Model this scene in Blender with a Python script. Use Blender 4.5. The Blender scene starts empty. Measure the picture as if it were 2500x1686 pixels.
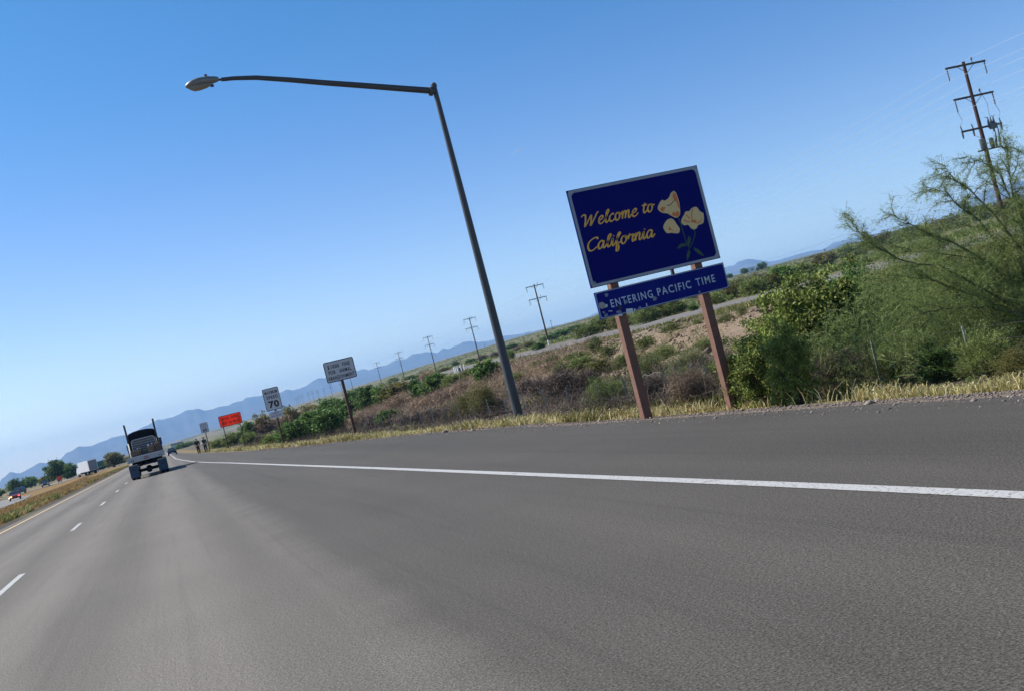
import bpy, bmesh, math, random
import numpy as np
from mathutils import Vector, Matrix, noise as mnoise

random.seed(7); RNG = np.random.default_rng(11)
scene = bpy.context.scene
COL = scene.collection
rad = math.radians

# ------------------------------------------------------------------ camera: hand held, rolled to the right, looking right of the road
YAW, PITCH, ROLL = rad(19.4515), rad(0.8017), rad(14.3)
fwd = Vector((math.sin(YAW) * math.cos(PITCH), math.cos(YAW) * math.cos(PITCH), math.sin(PITCH)))
right0 = Vector((math.cos(YAW), -math.sin(YAW), 0)); up0 = right0.cross(fwd)
cam_d = bpy.data.cameras.new('camera'); cam = bpy.data.objects.new('camera', cam_d); COL.objects.link(cam)
cx = right0 * math.cos(ROLL) - up0 * math.sin(ROLL); cy = right0 * math.sin(ROLL) + up0 * math.cos(ROLL)
m = Matrix.Identity(4)
for i in range(3):
    m[i][0] = cx[i]; m[i][1] = cy[i]; m[i][2] = -fwd[i]
m[0][3], m[1][3], m[2][3] = 0, 0, 1.55
cam.matrix_world = m
cam_d.sensor_width = 36; cam_d.lens = 36; cam_d.clip_start = .05; cam_d.clip_end = 40000
scene.camera = cam

# ------------------------------------------------------------------ daylight: clear sky, sun ahead on the left
SUN_AZ, SUN_EL = rad(-50), rad(45)          # azimuth clockwise from +Y
SKY_TINT = ((0, (2.05, 1.46, .92)), (.07, (1.65, 1.30, .93)), (.14, (1.24, 1.13, .95)), (.22, (.88, 1.0, .97)), (.32, (.50, .93, .98)), (.45, (.41, .88, .96)), (.8, (.41, .86, .95)))
world = bpy.data.worlds.new('World'); scene.world = world; world.use_nodes = True
nt = world.node_tree; bg = nt.nodes['Background']
sky = nt.nodes.new('ShaderNodeTexSky'); sky.sky_type = 'NISHITA'; sky.sun_disc = False
sky.sun_elevation = SUN_EL; sky.sun_rotation = SUN_AZ
sky.altitude = 0; sky.air_density = 0.55; sky.dust_density = 0.7; sky.ozone_density = 8.5
tcw = nt.nodes.new('ShaderNodeTexCoord'); spw = nt.nodes.new('ShaderNodeSeparateXYZ'); nt.links.new(tcw.outputs['Generated'], spw.inputs[0])
rmp = nt.nodes.new('ShaderNodeValToRGB'); rmp.color_ramp.interpolation = 'B_SPLINE'        # paler air low down, deeper blue overhead, the same all round
for p_ in (.07, .14, .22, .32, .45): rmp.color_ramp.elements.new(p_)
for k_, (p_, c_) in enumerate(SKY_TINT): rmp.color_ramp.elements[k_].position = p_; rmp.color_ramp.elements[k_].color = (c_[0] / 2.5, c_[1] / 2.5, c_[2] / 2.5, 1)
vsc = nt.nodes.new('ShaderNodeVectorMath'); vsc.operation = 'SCALE'; vsc.inputs['Scale'].default_value = 2.5; nt.links.new(rmp.outputs[0], vsc.inputs[0])
mxw = nt.nodes.new('ShaderNodeMix'); mxw.data_type = 'RGBA'; mxw.blend_type = 'MULTIPLY'; mxw.inputs[0].default_value = 1
nt.links.new(spw.outputs['Z'], rmp.inputs[0]); nt.links.new(sky.outputs[0], mxw.inputs[6]); nt.links.new(vsc.outputs[0], mxw.inputs[7]); nt.links.new(mxw.outputs[2], bg.inputs[0]); bg.inputs[1].default_value = 0.127
sun_d = bpy.data.lights.new('sun', 'SUN'); sun = bpy.data.objects.new('sun', sun_d); COL.objects.link(sun)
sun_d.energy = 5.0; sun_d.angle = rad(.53); sun_d.color = (1, .95, .87)
sdir = Vector((math.sin(SUN_AZ) * math.cos(SUN_EL), math.cos(SUN_AZ) * math.cos(SUN_EL), math.sin(SUN_EL)))
sun.rotation_euler = sdir.to_track_quat('Z', 'Y').to_euler()
scene.view_settings.view_transform = 'Standard'; scene.view_settings.look = 'None'
scene.view_settings.exposure = 0.63; scene.view_settings.gamma = 1.0
scene.view_settings.use_curve_mapping = False
scene.render.engine = 'CYCLES'
scene.cycles.max_bounces = 5; scene.cycles.diffuse_bounces = 2; scene.cycles.glossy_bounces = 2
scene.cycles.transmission_bounces = 3; scene.cycles.volume_bounces = 0; scene.cycles.transparent_max_bounces = 6
scene.cycles.use_denoising = True
# ------------------------------------------------------------------ lie of the land (metres; +Y runs along the freeway)
def lerp_tab(t, tab):
    if t <= tab[0][0]: return tab[0][1]
    for (a, va), (b, vb) in zip(tab, tab[1:]):
        if t <= b: return va + (vb - va) * (t - a) / (b - a)
    return tab[-1][1]
def sstep(a, b, t):
    t = min(1.0, max(0.0, (t - a) / (b - a))); return t * t * (3 - 2 * t)
EDGE = [(-60, 7.8), (13, 7.75), (19, 7.55), (23, 7.75), (30, 7.6), (42, 6.9), (55.5, 5.95), (77, 5.05), (130, 3.85), (217, 2.6), (300, 2.2), (900, 2.2)]
def pave_edge(y): return lerp_tab(y, EDGE)
VERGE = [(-1, 0.0), (0, -.012), (.35, -.03), (1.8, -.30), (3.4, -.50), (6, -.58), (12, -.55)]
MEDIAN = [(-400, -.9), (-60, -.7), (-34, -.62), (-20, -.60), (-16, -.50), (-11, -.28), (-8.2, -.04), (-7.2, -.012), (-6.8, 0)]
RISE = [(-6, .15), (0, .25), (5.5, .50), (14, .95), (20, 1.2), (26, 1.3), (31, 1.5), (50, 1.55), (90, 1.3)]
def height(x, y):
    """Ground height: level freeway, shallow ditch, rubble bank, frontage road on a cross slope, plain rising to the hills."""
    D = math.hypot(x, y)
    az = math.degrees(math.atan2(x, y)) if D > 1 else 0
    if x < 0:
        t = sstep(230, 330, y)
        m = lerp_tab(x, MEDIAN)
        base = m * (1 - t) + (-.02) * t
        if x > -6.9: base = 0.0
        far = math.tan(math.radians(lerp_tab(az, RISE))) * D
        return base + far * sstep(700, 2500, D)
    s = x - pave_edge(y)
    v = lerp_tab(s, VERGE)
    if y > 150: v *= 1 - .5 * sstep(150, 300, y)
    u = x - .113 * y
    g = .0075 * max(0, y - 90)
    top = lerp_tab(u, [(24, 1.10), (36, 1.2), (45, 1.78), (50, 1.95), (80, 2.5), (300, 4.8), (900, 9)]) + g * sstep(23, 30, u)
    k = lerp_tab(x - .02 * y, [(14.5, 0), (18.5, .08), (21.5, .36), (24.3, .86), (25.6, .98), (26.5, 1)])
    loc = v * (1 - k) + top * k
    far = math.tan(math.radians(lerp_tab(az, RISE))) * D
    w = sstep(220, 620, D) * sstep(34, 130, u)
    w = max(w, sstep(900, 2600, D))
    return loc * (1 - w) + far * w
# ------------------------------------------------------------------ helpers
def lin(r, g, b):
    f = lambda c: (c / 255 / 12.92) if c <= 10 else ((c / 255 + .055) / 1.055) ** 2.4
    return (f(r), f(g), f(b), 1)
def tag(o, label=None, cat=None, group=None, kind=None):
    if label: o['label'] = label
    if cat: o['category'] = cat
    if group: o['group'] = group
    if kind: o['kind'] = kind
    return o
def empty(name, loc=(0, 0, 0), rz=0, label=None, cat=None, group=None):
    o = bpy.data.objects.new(name, None); COL.objects.link(o); o.location = loc; o.rotation_euler = (0, 0, rz)
    o.empty_display_size = .2
    return tag(o, label, cat, group)
def link(name, me, mat=None, parent=None, loc=None):
    o = bpy.data.objects.new(name, me); COL.objects.link(o)
    if mat is not None and len(me.materials) == 0: me.materials.append(mat)
    if parent is not None: o.parent = parent
    if loc is not None: o.location = loc
    return o
def np_mesh(name, V, F, smooth=False):
    """mesh from numpy arrays; F is (n,3) or (n,4)"""
    V = np.asarray(V, np.float32); F = np.asarray(F, np.int32); k = F.shape[1]; n = len(F)
    me = bpy.data.meshes.new(name)
    me.vertices.add(len(V)); me.vertices.foreach_set('co', V.ravel())
    me.loops.add(n * k); me.loops.foreach_set('vertex_index', F.ravel())
    me.polygons.add(n); me.polygons.foreach_set('loop_start', np.arange(0, n * k, k, dtype=np.int32))
    me.polygons.foreach_set('loop_total', np.full(n, k, np.int32))
    me.update(calc_edges=True); me.validate()
    if smooth: me.polygons.foreach_set('use_smooth', np.ones(len(me.polygons), bool))
    return me
class MB:
    """collects simple solids into one mesh"""
    def __init__(s): s.v = []; s.f = []
    def add(s, vs, fs):
        b = len(s.v); s.v += [tuple(p) for p in vs]; s.f += [tuple(b + i for i in f) for f in fs]; return s
    def box(s, x0, x1, y0, y1, z0, z1):
        return s.add([(x0, y0, z0), (x1, y0, z0), (x1, y1, z0), (x0, y1, z0), (x0, y0, z1), (x1, y0, z1), (x1, y1, z1), (x0, y1, z1)],
                     [(0, 3, 2, 1), (4, 5, 6, 7), (0, 1, 5, 4), (1, 2, 6, 5), (2, 3, 7, 6), (3, 0, 4, 7)])
    def tube(s, path, rr, n=8, caps=True):
        P = [Vector(p) for p in path]
        if not hasattr(rr, '__len__'): rr = [rr] * len(P)
        rings = []; t0 = (P[1] - P[0]).normalized()
        a = t0.orthogonal().normalized()
        for i, p in enumerate(P):
            t = (P[min(i + 1, len(P) - 1)] - P[max(i - 1, 0)]).normalized()
            a = (a - t * a.dot(t)); a = a.normalized() if a.length > 1e-6 else t.orthogonal().normalized()
            b = t.cross(a)
            rings.append([p + (a * math.cos(2 * math.pi * k / n) + b * math.sin(2 * math.pi * k / n)) * rr[i] for k in range(n)])
        vs = [q for r in rings for q in r]; fs = []
        for i in range(len(P) - 1):
            for k in range(n):
                fs.append((i * n + k, i * n + (k + 1) % n, (i + 1) * n + (k + 1) % n, (i + 1) * n + k))
        if caps: fs.append(tuple(range(n - 1, -1, -1))); fs.append(tuple((len(P) - 1) * n + k for k in range(n)))
        return s.add(vs, fs)
    def cyl(s, p0, p1, r0, r1=None, n=12): return s.tube([p0, p1], [r0, r0 if r1 is None else r1], n)
    def prism(s, pts, y0, y1):
        """outline in x,z pushed from y0 (front) to y1"""
        n = len(pts)
        vs = [(x, y0, z) for x, z in pts] + [(x, y1, z) for x, z in pts]
        fs = [tuple(range(n)), tuple(range(2 * n - 1, n - 1, -1))] + [(i, n + i, n + (i + 1) % n, (i + 1) % n) for i in range(n)]
        return s.add(vs, fs)
    def prism_x(s, pts, x0, x1, taper=0):
        """outline in y,z pushed along x"""
        n = len(pts)
        vs = [(x0, y, z) for y, z in pts] + [(x1, y, z) for y, z in pts]
        fs = [tuple(range(n - 1, -1, -1)), tuple(range(n, 2 * n))] + [((i + 1) % n, n + (i + 1) % n, n + i, i) for i in range(n)]
        return s.add(vs, fs)
    def ring(s, outer, inner, y0, y1):
        """flat frame between two outlines with equally many points, in x,z"""
        n = len(outer)
        vs = [(x, y0, z) for x, z in outer] + [(x, y0, z) for x, z in inner] + [(x, y1, z) for x, z in outer] + [(x, y1, z) for x, z in inner]
        fs = []
        for i in range(n):
            j = (i + 1) % n
            fs += [(i, j, n + j, n + i), (2 * n + i, 3 * n + i, 3 * n + j, 2 * n + j), (i, 2 * n + i, 2 * n + j, j), (n + i, n + j, 3 * n + j, 3 * n + i)]
        return s.add(vs, fs)
    def build(s, name, mat, parent=None, smooth=False, bevel=0, loc=None):
        me = bpy.data.meshes.new(name); me.from_pydata(s.v, [], s.f); me.update()
        bm = bmesh.new(); bm.from_mesh(me); bmesh.ops.recalc_face_normals(bm, faces=bm.faces); bm.to_mesh(me); bm.free()
        if smooth:
            for p in me.polygons: p.use_smooth = True
            me.set_sharp_from_angle(angle=rad(40))
        o = link(name, me, mat, parent, loc)
        if bevel:
            md = o.modifiers.new('bevel', 'BEVEL'); md.width = bevel; md.segments = 2; md.limit_method = 'ANGLE'
        return o
def rrect(x0, x1, z0, z1, r, n=5):
    pts = []
    for cx_, cz_, a0 in ((x1 - r, z0 + r, -90), (x1 - r, z1 - r, 0), (x0 + r, z1 - r, 90), (x0 + r, z0 + r, 180)):
        for k in range(n + 1):
            a = rad(a0 + 90 * k / n); pts.append((cx_ + r * math.cos(a), cz_ + r * math.sin(a)))
    return pts
def copy_tree(o, parent=None):
    c = o.copy(); COL.objects.link(c)
    if parent is not None: c.parent = parent
    for ch in list(o.children): copy_tree(ch, c)
    return c

# ------------------------------------------------------------------ materials
def new_mat(name):
    mt = bpy.data.materials.new(name); mt.use_nodes = True
    n = mt.node_tree; return mt, n, n.nodes['Principled BSDF']
def M(name, col, rough=.6, metal=0, var=.12, scale=6, bump=0, bscale=40, spec=.5, emit=0):
    mt, n, p = new_mat(name)
    if len(col) == 3: col = (*col, 1)
    p.inputs['Roughness'].default_value = rough; p.inputs['Metallic'].default_value = metal
    p.inputs['Specular IOR Level'].default_value = spec
    if var > 0:
        tc = n.nodes.new('ShaderNodeTexCoord'); nz = n.nodes.new('ShaderNodeTexNoise'); nz.inputs['Scale'].default_value = scale
        nz.inputs['Detail'].default_value = 5
        mr = n.nodes.new('ShaderNodeMapRange'); mr.inputs[3].default_value = 1 - var * 1.6; mr.inputs[4].default_value = 1 + var * 1.6
        mx = n.nodes.new('ShaderNodeMix'); mx.data_type = 'RGBA'; mx.blend_type = 'MULTIPLY'; mx.inputs[0].default_value = 1
        mx.inputs[6].default_value = col
        n.links.new(tc.outputs['Object'], nz.inputs[0]); n.links.new(nz.outputs[0], mr.inputs[0])
        n.links.new(mr.outputs[0], mx.inputs[7]); n.links.new(mx.outputs[2], p.inputs['Base Color'])
        if bump:
            n2 = n.nodes.new('ShaderNodeTexNoise'); n2.inputs['Scale'].default_value = bscale; n2.inputs['Detail'].default_value = 4
            bp = n.nodes.new('ShaderNodeBump'); bp.inputs['Strength'].default_value = bump; bp.inputs['Distance'].default_value = .02
            n.links.new(tc.outputs['Object'], n2.inputs[0]); n.links.new(n2.outputs[0], bp.inputs['Height']); n.links.new(bp.outputs[0], p.inputs['Normal'])
    else: p.inputs['Base Color'].default_value = col
    if emit:
        p.inputs['Emission Color'].default_value = col; p.inputs['Emission Strength'].default_value = emit
    return mt
def leaf_mat(name, stops, rough=.65, trans=.3, patchy=False):
    """leaf or blade colour picked at random for each leaf"""
    mt, n, p = new_mat(name)
    g = n.nodes.new('ShaderNodeNewGeometry'); cr = n.nodes.new('ShaderNodeValToRGB'); el = cr.color_ramp.elements
    while len(el) < len(stops): el.new(.5)
    for e, (pos, c) in zip(el, stops): e.position = pos; e.color = (*c, 1)
    oi = n.nodes.new('ShaderNodeObjectInfo'); mr = n.nodes.new('ShaderNodeMapRange'); mr.inputs[3].default_value = .8; mr.inputs[4].default_value = 1.2
    mx = n.nodes.new('ShaderNodeMix'); mx.data_type = 'RGBA'; mx.blend_type = 'MULTIPLY'; mx.inputs[0].default_value = 1
    n.links.new(g.outputs['Random Per Island'], cr.inputs[0]); n.links.new(oi.outputs['Random'], mr.inputs[0])
    n.links.new(cr.outputs[0], mx.inputs[6]); n.links.new(mr.outputs[0], mx.inputs[7])
    if patchy:                                                   # whole sprigs younger or drier than their neighbours
        tc = n.nodes.new('ShaderNodeTexCoord'); nz = n.nodes.new('ShaderNodeTexNoise'); nz.inputs['Scale'].default_value = 7; nz.inputs['Detail'].default_value = 2; m3 = n.nodes.new('ShaderNodeMapRange')
        for k_, v_ in enumerate((.35, .65, .55, 1.45)): m3.inputs[k_ + 1].default_value = v_
        m4 = n.nodes.new('ShaderNodeMath'); m4.operation = 'MULTIPLY'; n.links.new(tc.outputs['Object'], nz.inputs[0]); n.links.new(nz.outputs[0], m3.inputs[0]); n.links.new(m3.outputs[0], m4.inputs[0]); n.links.new(mr.outputs[0], m4.inputs[1]); n.links.new(m4.outputs[0], mx.inputs[7])
    n.links.new(mx.outputs[2], p.inputs['Base Color']); p.inputs['Roughness'].default_value = rough; p.inputs['Specular IOR Level'].default_value = .25
    if trans:
        tr = n.nodes.new('ShaderNodeBsdfTranslucent'); ms = n.nodes.new('ShaderNodeMixShader'); ms.inputs[0].default_value = trans
        n.links.new(mx.outputs[2], tr.inputs[0]); n.links.new(p.outputs[0], ms.inputs[1]); n.links.new(tr.outputs[0], ms.inputs[2])
        n.links.new(ms.outputs[0], n.nodes['Material Output'].inputs[0])
    return mt
FLOWERS = {'p1': [(9.532, 3.805), (9.569, 3.763), (9.581, 3.667), (9.583, 3.552), (9.548, 3.382), (9.503, 3.328), (9.44, 3.314), (9.365, 3.364), (9.293, 3.422), (9.186, 3.46), (9.128, 3.533), (9.159, 3.606), (9.25, 3.685), (9.303, 3.662), (9.403, 3.701), (9.462, 3.769)], 'p1o1': [(9.523, 3.776), (9.561, 3.733), (9.567, 3.582), (9.566, 3.476), (9.537, 3.481), (9.529, 3.589), (9.482, 3.668), (9.483, 3.721)], 'p1o2': [(9.372, 3.389), (9.436, 3.439), (9.443, 3.393), (9.504, 3.434), (9.537, 3.375), (9.482, 3.324), (9.402, 3.357)], 'p1o3': [(9.168, 3.534), (9.224, 3.558), (9.288, 3.542), (9.242, 3.484), (9.19, 3.477)], 'p1line': [(9.321, 3.571), (9.383, 3.563), (9.442, 3.596), (9.503, 3.638)], 'p2': [(9.875, 3.439), (9.919, 3.417), (9.957, 3.339), (10.014, 3.292), (10.006, 3.214), (9.969, 3.123), (9.897, 3.101), (9.845, 3.094), (9.802, 3.049), (9.737, 3.035), (9.681, 3.081), (9.648, 3.141), (9.57, 3.147), (9.526, 3.2), (9.545, 3.267), (9.614, 3.334), (9.67, 3.389), (9.738, 3.381), (9.8, 3.422)], 'p2l1': [(9.819, 3.419), (9.773, 3.312), (9.758, 3.208)], 'p2l2': [(9.654, 3.335), (9.689, 3.284), (9.706, 3.236)], 'p2l3': [(9.58, 3.252), (9.628, 3.211), (9.692, 3.19)], 'p2l4': [(9.972, 3.202), (9.912, 3.152), (9.815, 3.13)], 'p2c': [(9.717, 3.207), (9.789, 3.211), (9.841, 3.183), (9.807, 3.137), (9.719, 3.18)], 'p3': [(9.343, 3.324), (9.39, 3.28), (9.424, 3.194), (9.459, 3.107), (9.43, 3.042), (9.379, 3.035), (9.269, 3.066), (9.184, 3.078), (9.146, 3.151), (9.142, 3.205), (9.201, 3.273), (9.261, 3.313)], 'p3o': [(9.259, 3.186), (9.281, 3.142), (9.341, 3.078), (9.283, 3.116), (9.221, 3.123)], 's1': [(9.488, 3.309), (9.504, 3.196), (9.512, 3.017), (9.52, 2.839), (9.541, 2.738)], 's2': [(9.749, 3.041), (9.727, 2.93), (9.626, 2.791), (9.531, 2.704)], 'l1': [(9.601, 2.947), (9.636, 2.895), (9.591, 2.807), (9.536, 2.739), (9.532, 2.81), (9.566, 2.892)], 'l2': [(9.304, 2.777), (9.4, 2.837), (9.497, 2.826), (9.501, 2.772), (9.423, 2.779), (9.327, 2.755)], 'l3': [(9.526, 2.705), (9.557, 2.655), (9.499, 2.561), (9.445, 2.51), (9.45, 2.597)], 'l4': [(9.636, 2.723), (9.729, 2.664), (9.779, 2.592), (9.816, 2.513), (9.721, 2.568), (9.646, 2.654)]}
SHRUBS = [
    (10.14, 16.23, 1.12, 1.49, 'dense', 'sunlit olive green bush right beside the right post of the blue welcome sign'),
    (9.98, 14.82, 0.66, 1.42, 'dense', 'bushy olive green shrub with shaded right side, second bush right of the welcome sign post'),
    (14.93, 20.61, 2.34, 2.78, 'dense', 'largest bushy olive shrub rising tall behind the roadside bushes right of the welcome sign'),
    (11.81, 16.06, 1.07, 0.91, 'bramble', 'dark brown dry brush in the shade at the foot of the tall olive shrub'),
    (12.21, 15.09, 0.80, 0.62, 'wispy', 'low green shrub on the verge just right of the lone leaning fence post'),
    (12.01, 13.75, 0.85, 0.71, 'dark', 'dark green low shrub under the feathery roadside tree, middle of its row'),
    (11.89, 12.56, 0.88, 0.85, 'wispy', 'fine leaved green shrub at the gravel verge near the right end of the road'),
    (16.38, 19.00, 1.68, 1.77, 'wispy', 'grey green shrub standing behind the row under the feathery tree'),
    (16.46, 17.34, 1.57, 1.92, 'dark', 'deep green shrub behind the feathery tree at far right'),
    (16.07, 20.18, 1.17, 1.66, 'wispy', 'soft green shrub between the tall olive shrub and the feathery tree'),
    (17.51, 17.45, 1.34, 2.05, 'wispy', 'tall grey green shrub at the right edge behind the verge'),
    (12.54, 19.25, 1.25, 1.87, 'dense', 'olive green bush in the gap between the two sunlit bushes right of the sign'),
    (15.82, 20.56, 1.87, 2.56, 'dark', 'tall dark green shrub directly right of the largest olive shrub'),
    (15.42, 22.44, 1.37, 2.26, 'dense', 'olive shrub leaning left out of the largest olive shrub'),
    (14.43, 17.14, 1.42, 1.42, 'dark', 'dense green shrub under the left limbs of the feathery tree'),
    (14.54, 15.95, 1.35, 1.47, 'wispy', 'soft green shrub under the middle of the feathery tree'),
    (14.13, 14.33, 1.31, 1.38, 'wispy', 'soft green shrub filling the right edge beside the gravel verge'),
    (19.41, 21.40, 2.34, 2.13, 'wispy', 'broad soft green shrub far back under the feathery tree'),
    (19.03, 23.03, 2.24, 2.13, 'olive', 'olive shrub far back between tall dark shrub and feathery tree'),
    (11.40, 11.45, 0.70, 0.55, 'olive', 'low olive bush at the right edge of the verge'),
    (11.17, 20.57, 1.03, 1.00, 'dry', 'dry brown tangled brush wrapped round the fence just left of the right sign post'),
    (12.34, 24.77, 0.83, 0.92, 'bramble', 'dark dry brush on the fence just right of the left sign post'),
    (12.89, 24.97, 0.78, 0.78, 'dry', 'small tan dry bush on the fence between the two sign posts'),
    (19.16, 38.29, 1.78, 0.93, 'weed', 'light green weed clump at the foot of the rubble bank by the left sign post'),
    (18.43, 33.85, 1.52, 0.88, 'weed', 'green weed clump at the foot of the rubble bank left of the right sign post'),
    (15.52, 27.08, 0.74, 0.67, 'weed', 'small green weed beside the right sign post behind the fence'),
    (12.47, 28.03, 1.12, 1.00, 'wispy', 'greenish brown bush at the fence just left of the left sign post'),
    (15.77, 32.76, 0.72, 0.87, 'weed', 'yellowish green weed directly behind the left sign post'),
    (15.52, 39.12, 2.10, 1.43, 'bramble', 'broad dark bramble behind the fence midway between lamp post and welcome sign'),
    (17.49, 46.95, 1.40, 1.10, 'bramble', 'dark bramble behind the fence a little right of the lamp post'),
    (18.64, 52.17, 1.33, 1.06, 'bramble', 'small dark bramble directly right of the lamp post foot'),
    (16.27, 38.32, 1.25, 1.16, 'bramble', 'dark brown thicket behind the fence close to the left sign post'),
    (21.23, 53.37, 0.78, 1.10, 'weed', 'upright green weed growing out of the dark bramble on the bank'),
    (23.93, 62.25, 1.20, 0.59, 'dry', 'orange tan dry weed spilling down the rubble bank'),
    (24.90, 56.23, 1.13, 1.03, 'weed', 'green shrub on top of the rubble bank left of the left sign post'),
    (23.62, 51.60, 1.36, 0.86, 'weed', 'grey green bush on top of the bank just left of the left sign post'),
    (54.29, 155.81, 1.72, 1.78, 'wispy', 'little green bush on the bank crest right of the lamp post'),
    (35.07, 89.90, 1.70, 0.54, 'weed', 'low green tuft on the bank edge above the dark bramble'),
    (25.20, 67.39, 0.86, 0.46, 'weed', 'low olive tuft on the bank slope right of the lamp post'),
    (22.34, 52.97, 1.61, 0.92, 'wispy', 'broad green bush on the bank slope left of the left sign post'),
    (20.53, 46.28, 1.33, 0.93, 'olive', 'olive bush at the foot of the bank against the left sign post'),
    (21.23, 44.59, 1.18, 0.79, 'wispy', 'green bush on the bank slope seen just right of the left sign post'),
    (21.75, 41.69, 1.23, 0.63, 'wispy', 'green bush halfway up the rubble bank between the sign posts'),
    (22.08, 63.46, 1.07, 0.91, 'wispy', 'green bush touching the right side of the lamp post on the bank'),
    (25.06, 63.83, 1.37, 0.60, 'weed', 'wide green tuft near the bank crest right of the lamp post'),
    (24.42, 58.44, 1.31, 0.66, 'wispy', 'green bush near the bank crest midway between lamp and sign'),
    (21.54, 37.42, 1.19, 0.61, 'wispy', 'green bush on the rubble bank just right of the right sign post'),
    (15.56, 29.35, 1.05, 0.60, 'weed', 'pale green weeds in the hollow between the sign posts'),
    (23.66, 47.17, 1.38, 0.84, 'weed', 'leafy green weed on the bank crest just right of the left sign post'),
    (25.11, 46.83, 1.39, 0.67, 'weed', 'leafy green weed on the bank crest midway between the sign posts'),
    (25.07, 43.99, 0.56, 0.48, 'weed', 'yellow green weed on the bank crest left of the right sign post'),
    (24.62, 40.75, 0.89, 0.60, 'weed', 'grey green bush on the bank crest just right of the right sign post'),
    (24.95, 39.67, 0.62, 0.66, 'weed', 'rounded green bush on the bank by the frontage road right of the sign'),
    (12.95, 44.99, 1.23, 1.34, 'olive', 'olive bush with yellow tips at the fence well left of the lamp post'),
    (13.14, 42.81, 1.39, 1.65, 'olive', 'large olive brown bush at the fence just left of the lamp post'),
    (13.88, 43.09, 0.81, 0.94, 'dry', 'straw coloured dry bush touching the left side of the lamp post'),
    (24.60, 77.05, 2.33, 1.94, 'dark', 'bright green bush on the bank just left of the lamp post'),
    (26.05, 86.41, 1.59, 1.08, 'wispy', 'smaller green bush left of the bright bush on the bank'),
    (24.87, 88.01, 1.75, 1.31, 'wispy', 'grey green bush on the bank right of the darkest bush'),
    (23.24, 95.20, 1.64, 2.65, 'dark', 'upright green bush forming the lit left lobe of the darkest clump'),
    (24.13, 91.45, 2.71, 2.11, 'dark', 'darkest green bush on the bank between the animal sign and the lamp post'),
    (41.09, 159.80, 3.30, 2.77, 'dry', 'pale dry thicket behind the darkest green bush below a utility pole'),
    (25.83, 114.73, 3.08, 2.15, 'olive', 'mid green bush on the bank between hedge and darkest bush'),
    (25.79, 143.52, 3.45, 2.99, 'dark', 'leafy dark green bush right behind the animal abandonment sign post'),
    (23.84, 123.23, 3.28, 3.18, 'dark', 'tall dark green bush right of the animal abandonment sign'),
    (24.70, 118.85, 2.89, 2.65, 'dark', 'dark green bush third along from the animal abandonment sign'),
    (20.58, 92.98, 2.72, 1.74, 'dry', 'pinkish dry weed mound below the mid green bush'),
    (17.97, 73.37, 2.52, 1.26, 'dry', 'wide pinkish dry weed mound below the darkest green bush'),
    (19.98, 73.81, 2.56, 1.40, 'dry', 'pinkish dry weed mound left of the large olive bush'),
    (22.28, 77.10, 1.92, 1.15, 'dry', 'pinkish dry weed mound behind the large olive bush'),
    (13.12, 73.20, 1.76, 1.47, 'dry', 'tan dry weed ball beside the foot of the animal sign post'),
    (13.27, 69.05, 1.33, 1.11, 'bramble', 'brown dry weed ball second from the animal sign post'),
    (13.95, 66.93, 1.52, 1.14, 'dark', 'small fresh green bush at the verge right of the animal sign'),
    (13.45, 60.06, 1.07, 0.68, 'bramble', 'low dark brown weed right of the small fresh green bush'),
    (13.25, 55.70, 1.09, 0.82, 'bramble', 'dark brown weed mound in the middle of the brown row at the fence'),
    (13.27, 52.22, 1.16, 0.77, 'bramble', 'dark brown weed mound fourth in the brown row at the fence'),
    (13.42, 49.55, 1.10, 0.74, 'bramble', 'dark brown weed mound left of the olive bush with yellow tips'),
    (9.43, 81.73, 2.50, 1.99, 'dark', 'dense green bush just right of the maximum speed sign post'),
    (11.57, 87.57, 2.63, 2.49, 'dark', 'dense green bush second right of the maximum speed sign'),
    (11.85, 79.59, 2.40, 2.40, 'dark', 'dense dark bush left of the animal sign post'),
    (13.26, 82.72, 2.04, 2.04, 'dark', 'dense dark bush touching the animal sign post on the left'),
    (22.54, 145.45, 4.97, 3.59, 'dark', 'long green bush higher on the bank left of the animal sign'),
    (22.23, 130.92, 3.66, 2.88, 'dark', 'green bush higher on the bank behind the animal sign post'),
    (25.87, 190.74, 4.52, 3.01, 'olive', 'yellow green bush higher on the bank between the two white signs'),
    (8.74, 90.39, 2.11, 1.27, 'wispy', 'low green bush just left of the maximum speed sign post'),
    (9.66, 112.39, 2.01, 1.31, 'bramble', 'low brown weed between the orange sign and the maximum speed sign'),
    (10.32, 137.43, 2.55, 1.81, 'wispy', 'low green bush just right of the orange sign post'),
    (10.03, 165.32, 3.44, 2.29, 'wispy', 'low green bush between the two posts of the orange sign'),
    (7.94, 169.89, 2.87, 1.82, 'wispy', 'low green bush left of the orange sign'),
    (15.16, 164.30, 4.36, 3.34, 'dry', 'brown dry weed on the bank behind the maximum speed sign post'),
    (17.73, 164.04, 4.22, 3.14, 'dry', 'reddish dry weed on the bank right of the maximum speed sign'),
    (19.87, 163.80, 4.36, 3.05, 'dry', 'orange tan dry weed higher on the bank right of the maximum speed sign'),
    (21.69, 163.57, 3.70, 2.81, 'dry', 'pale dry weed along the top of the bank below the far poles'),
    (12.37, 164.54, 2.64, 3.75, 'dark', 'dark green bush right behind the orange sign'),
    (14.72, 164.34, 2.38, 4.18, 'olive', 'green bush on the bank left of the maximum speed sign'),
    (19.16, 163.88, 2.64, 4.12, 'olive', 'green bush on the bank top right of the maximum speed sign'),
]
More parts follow.
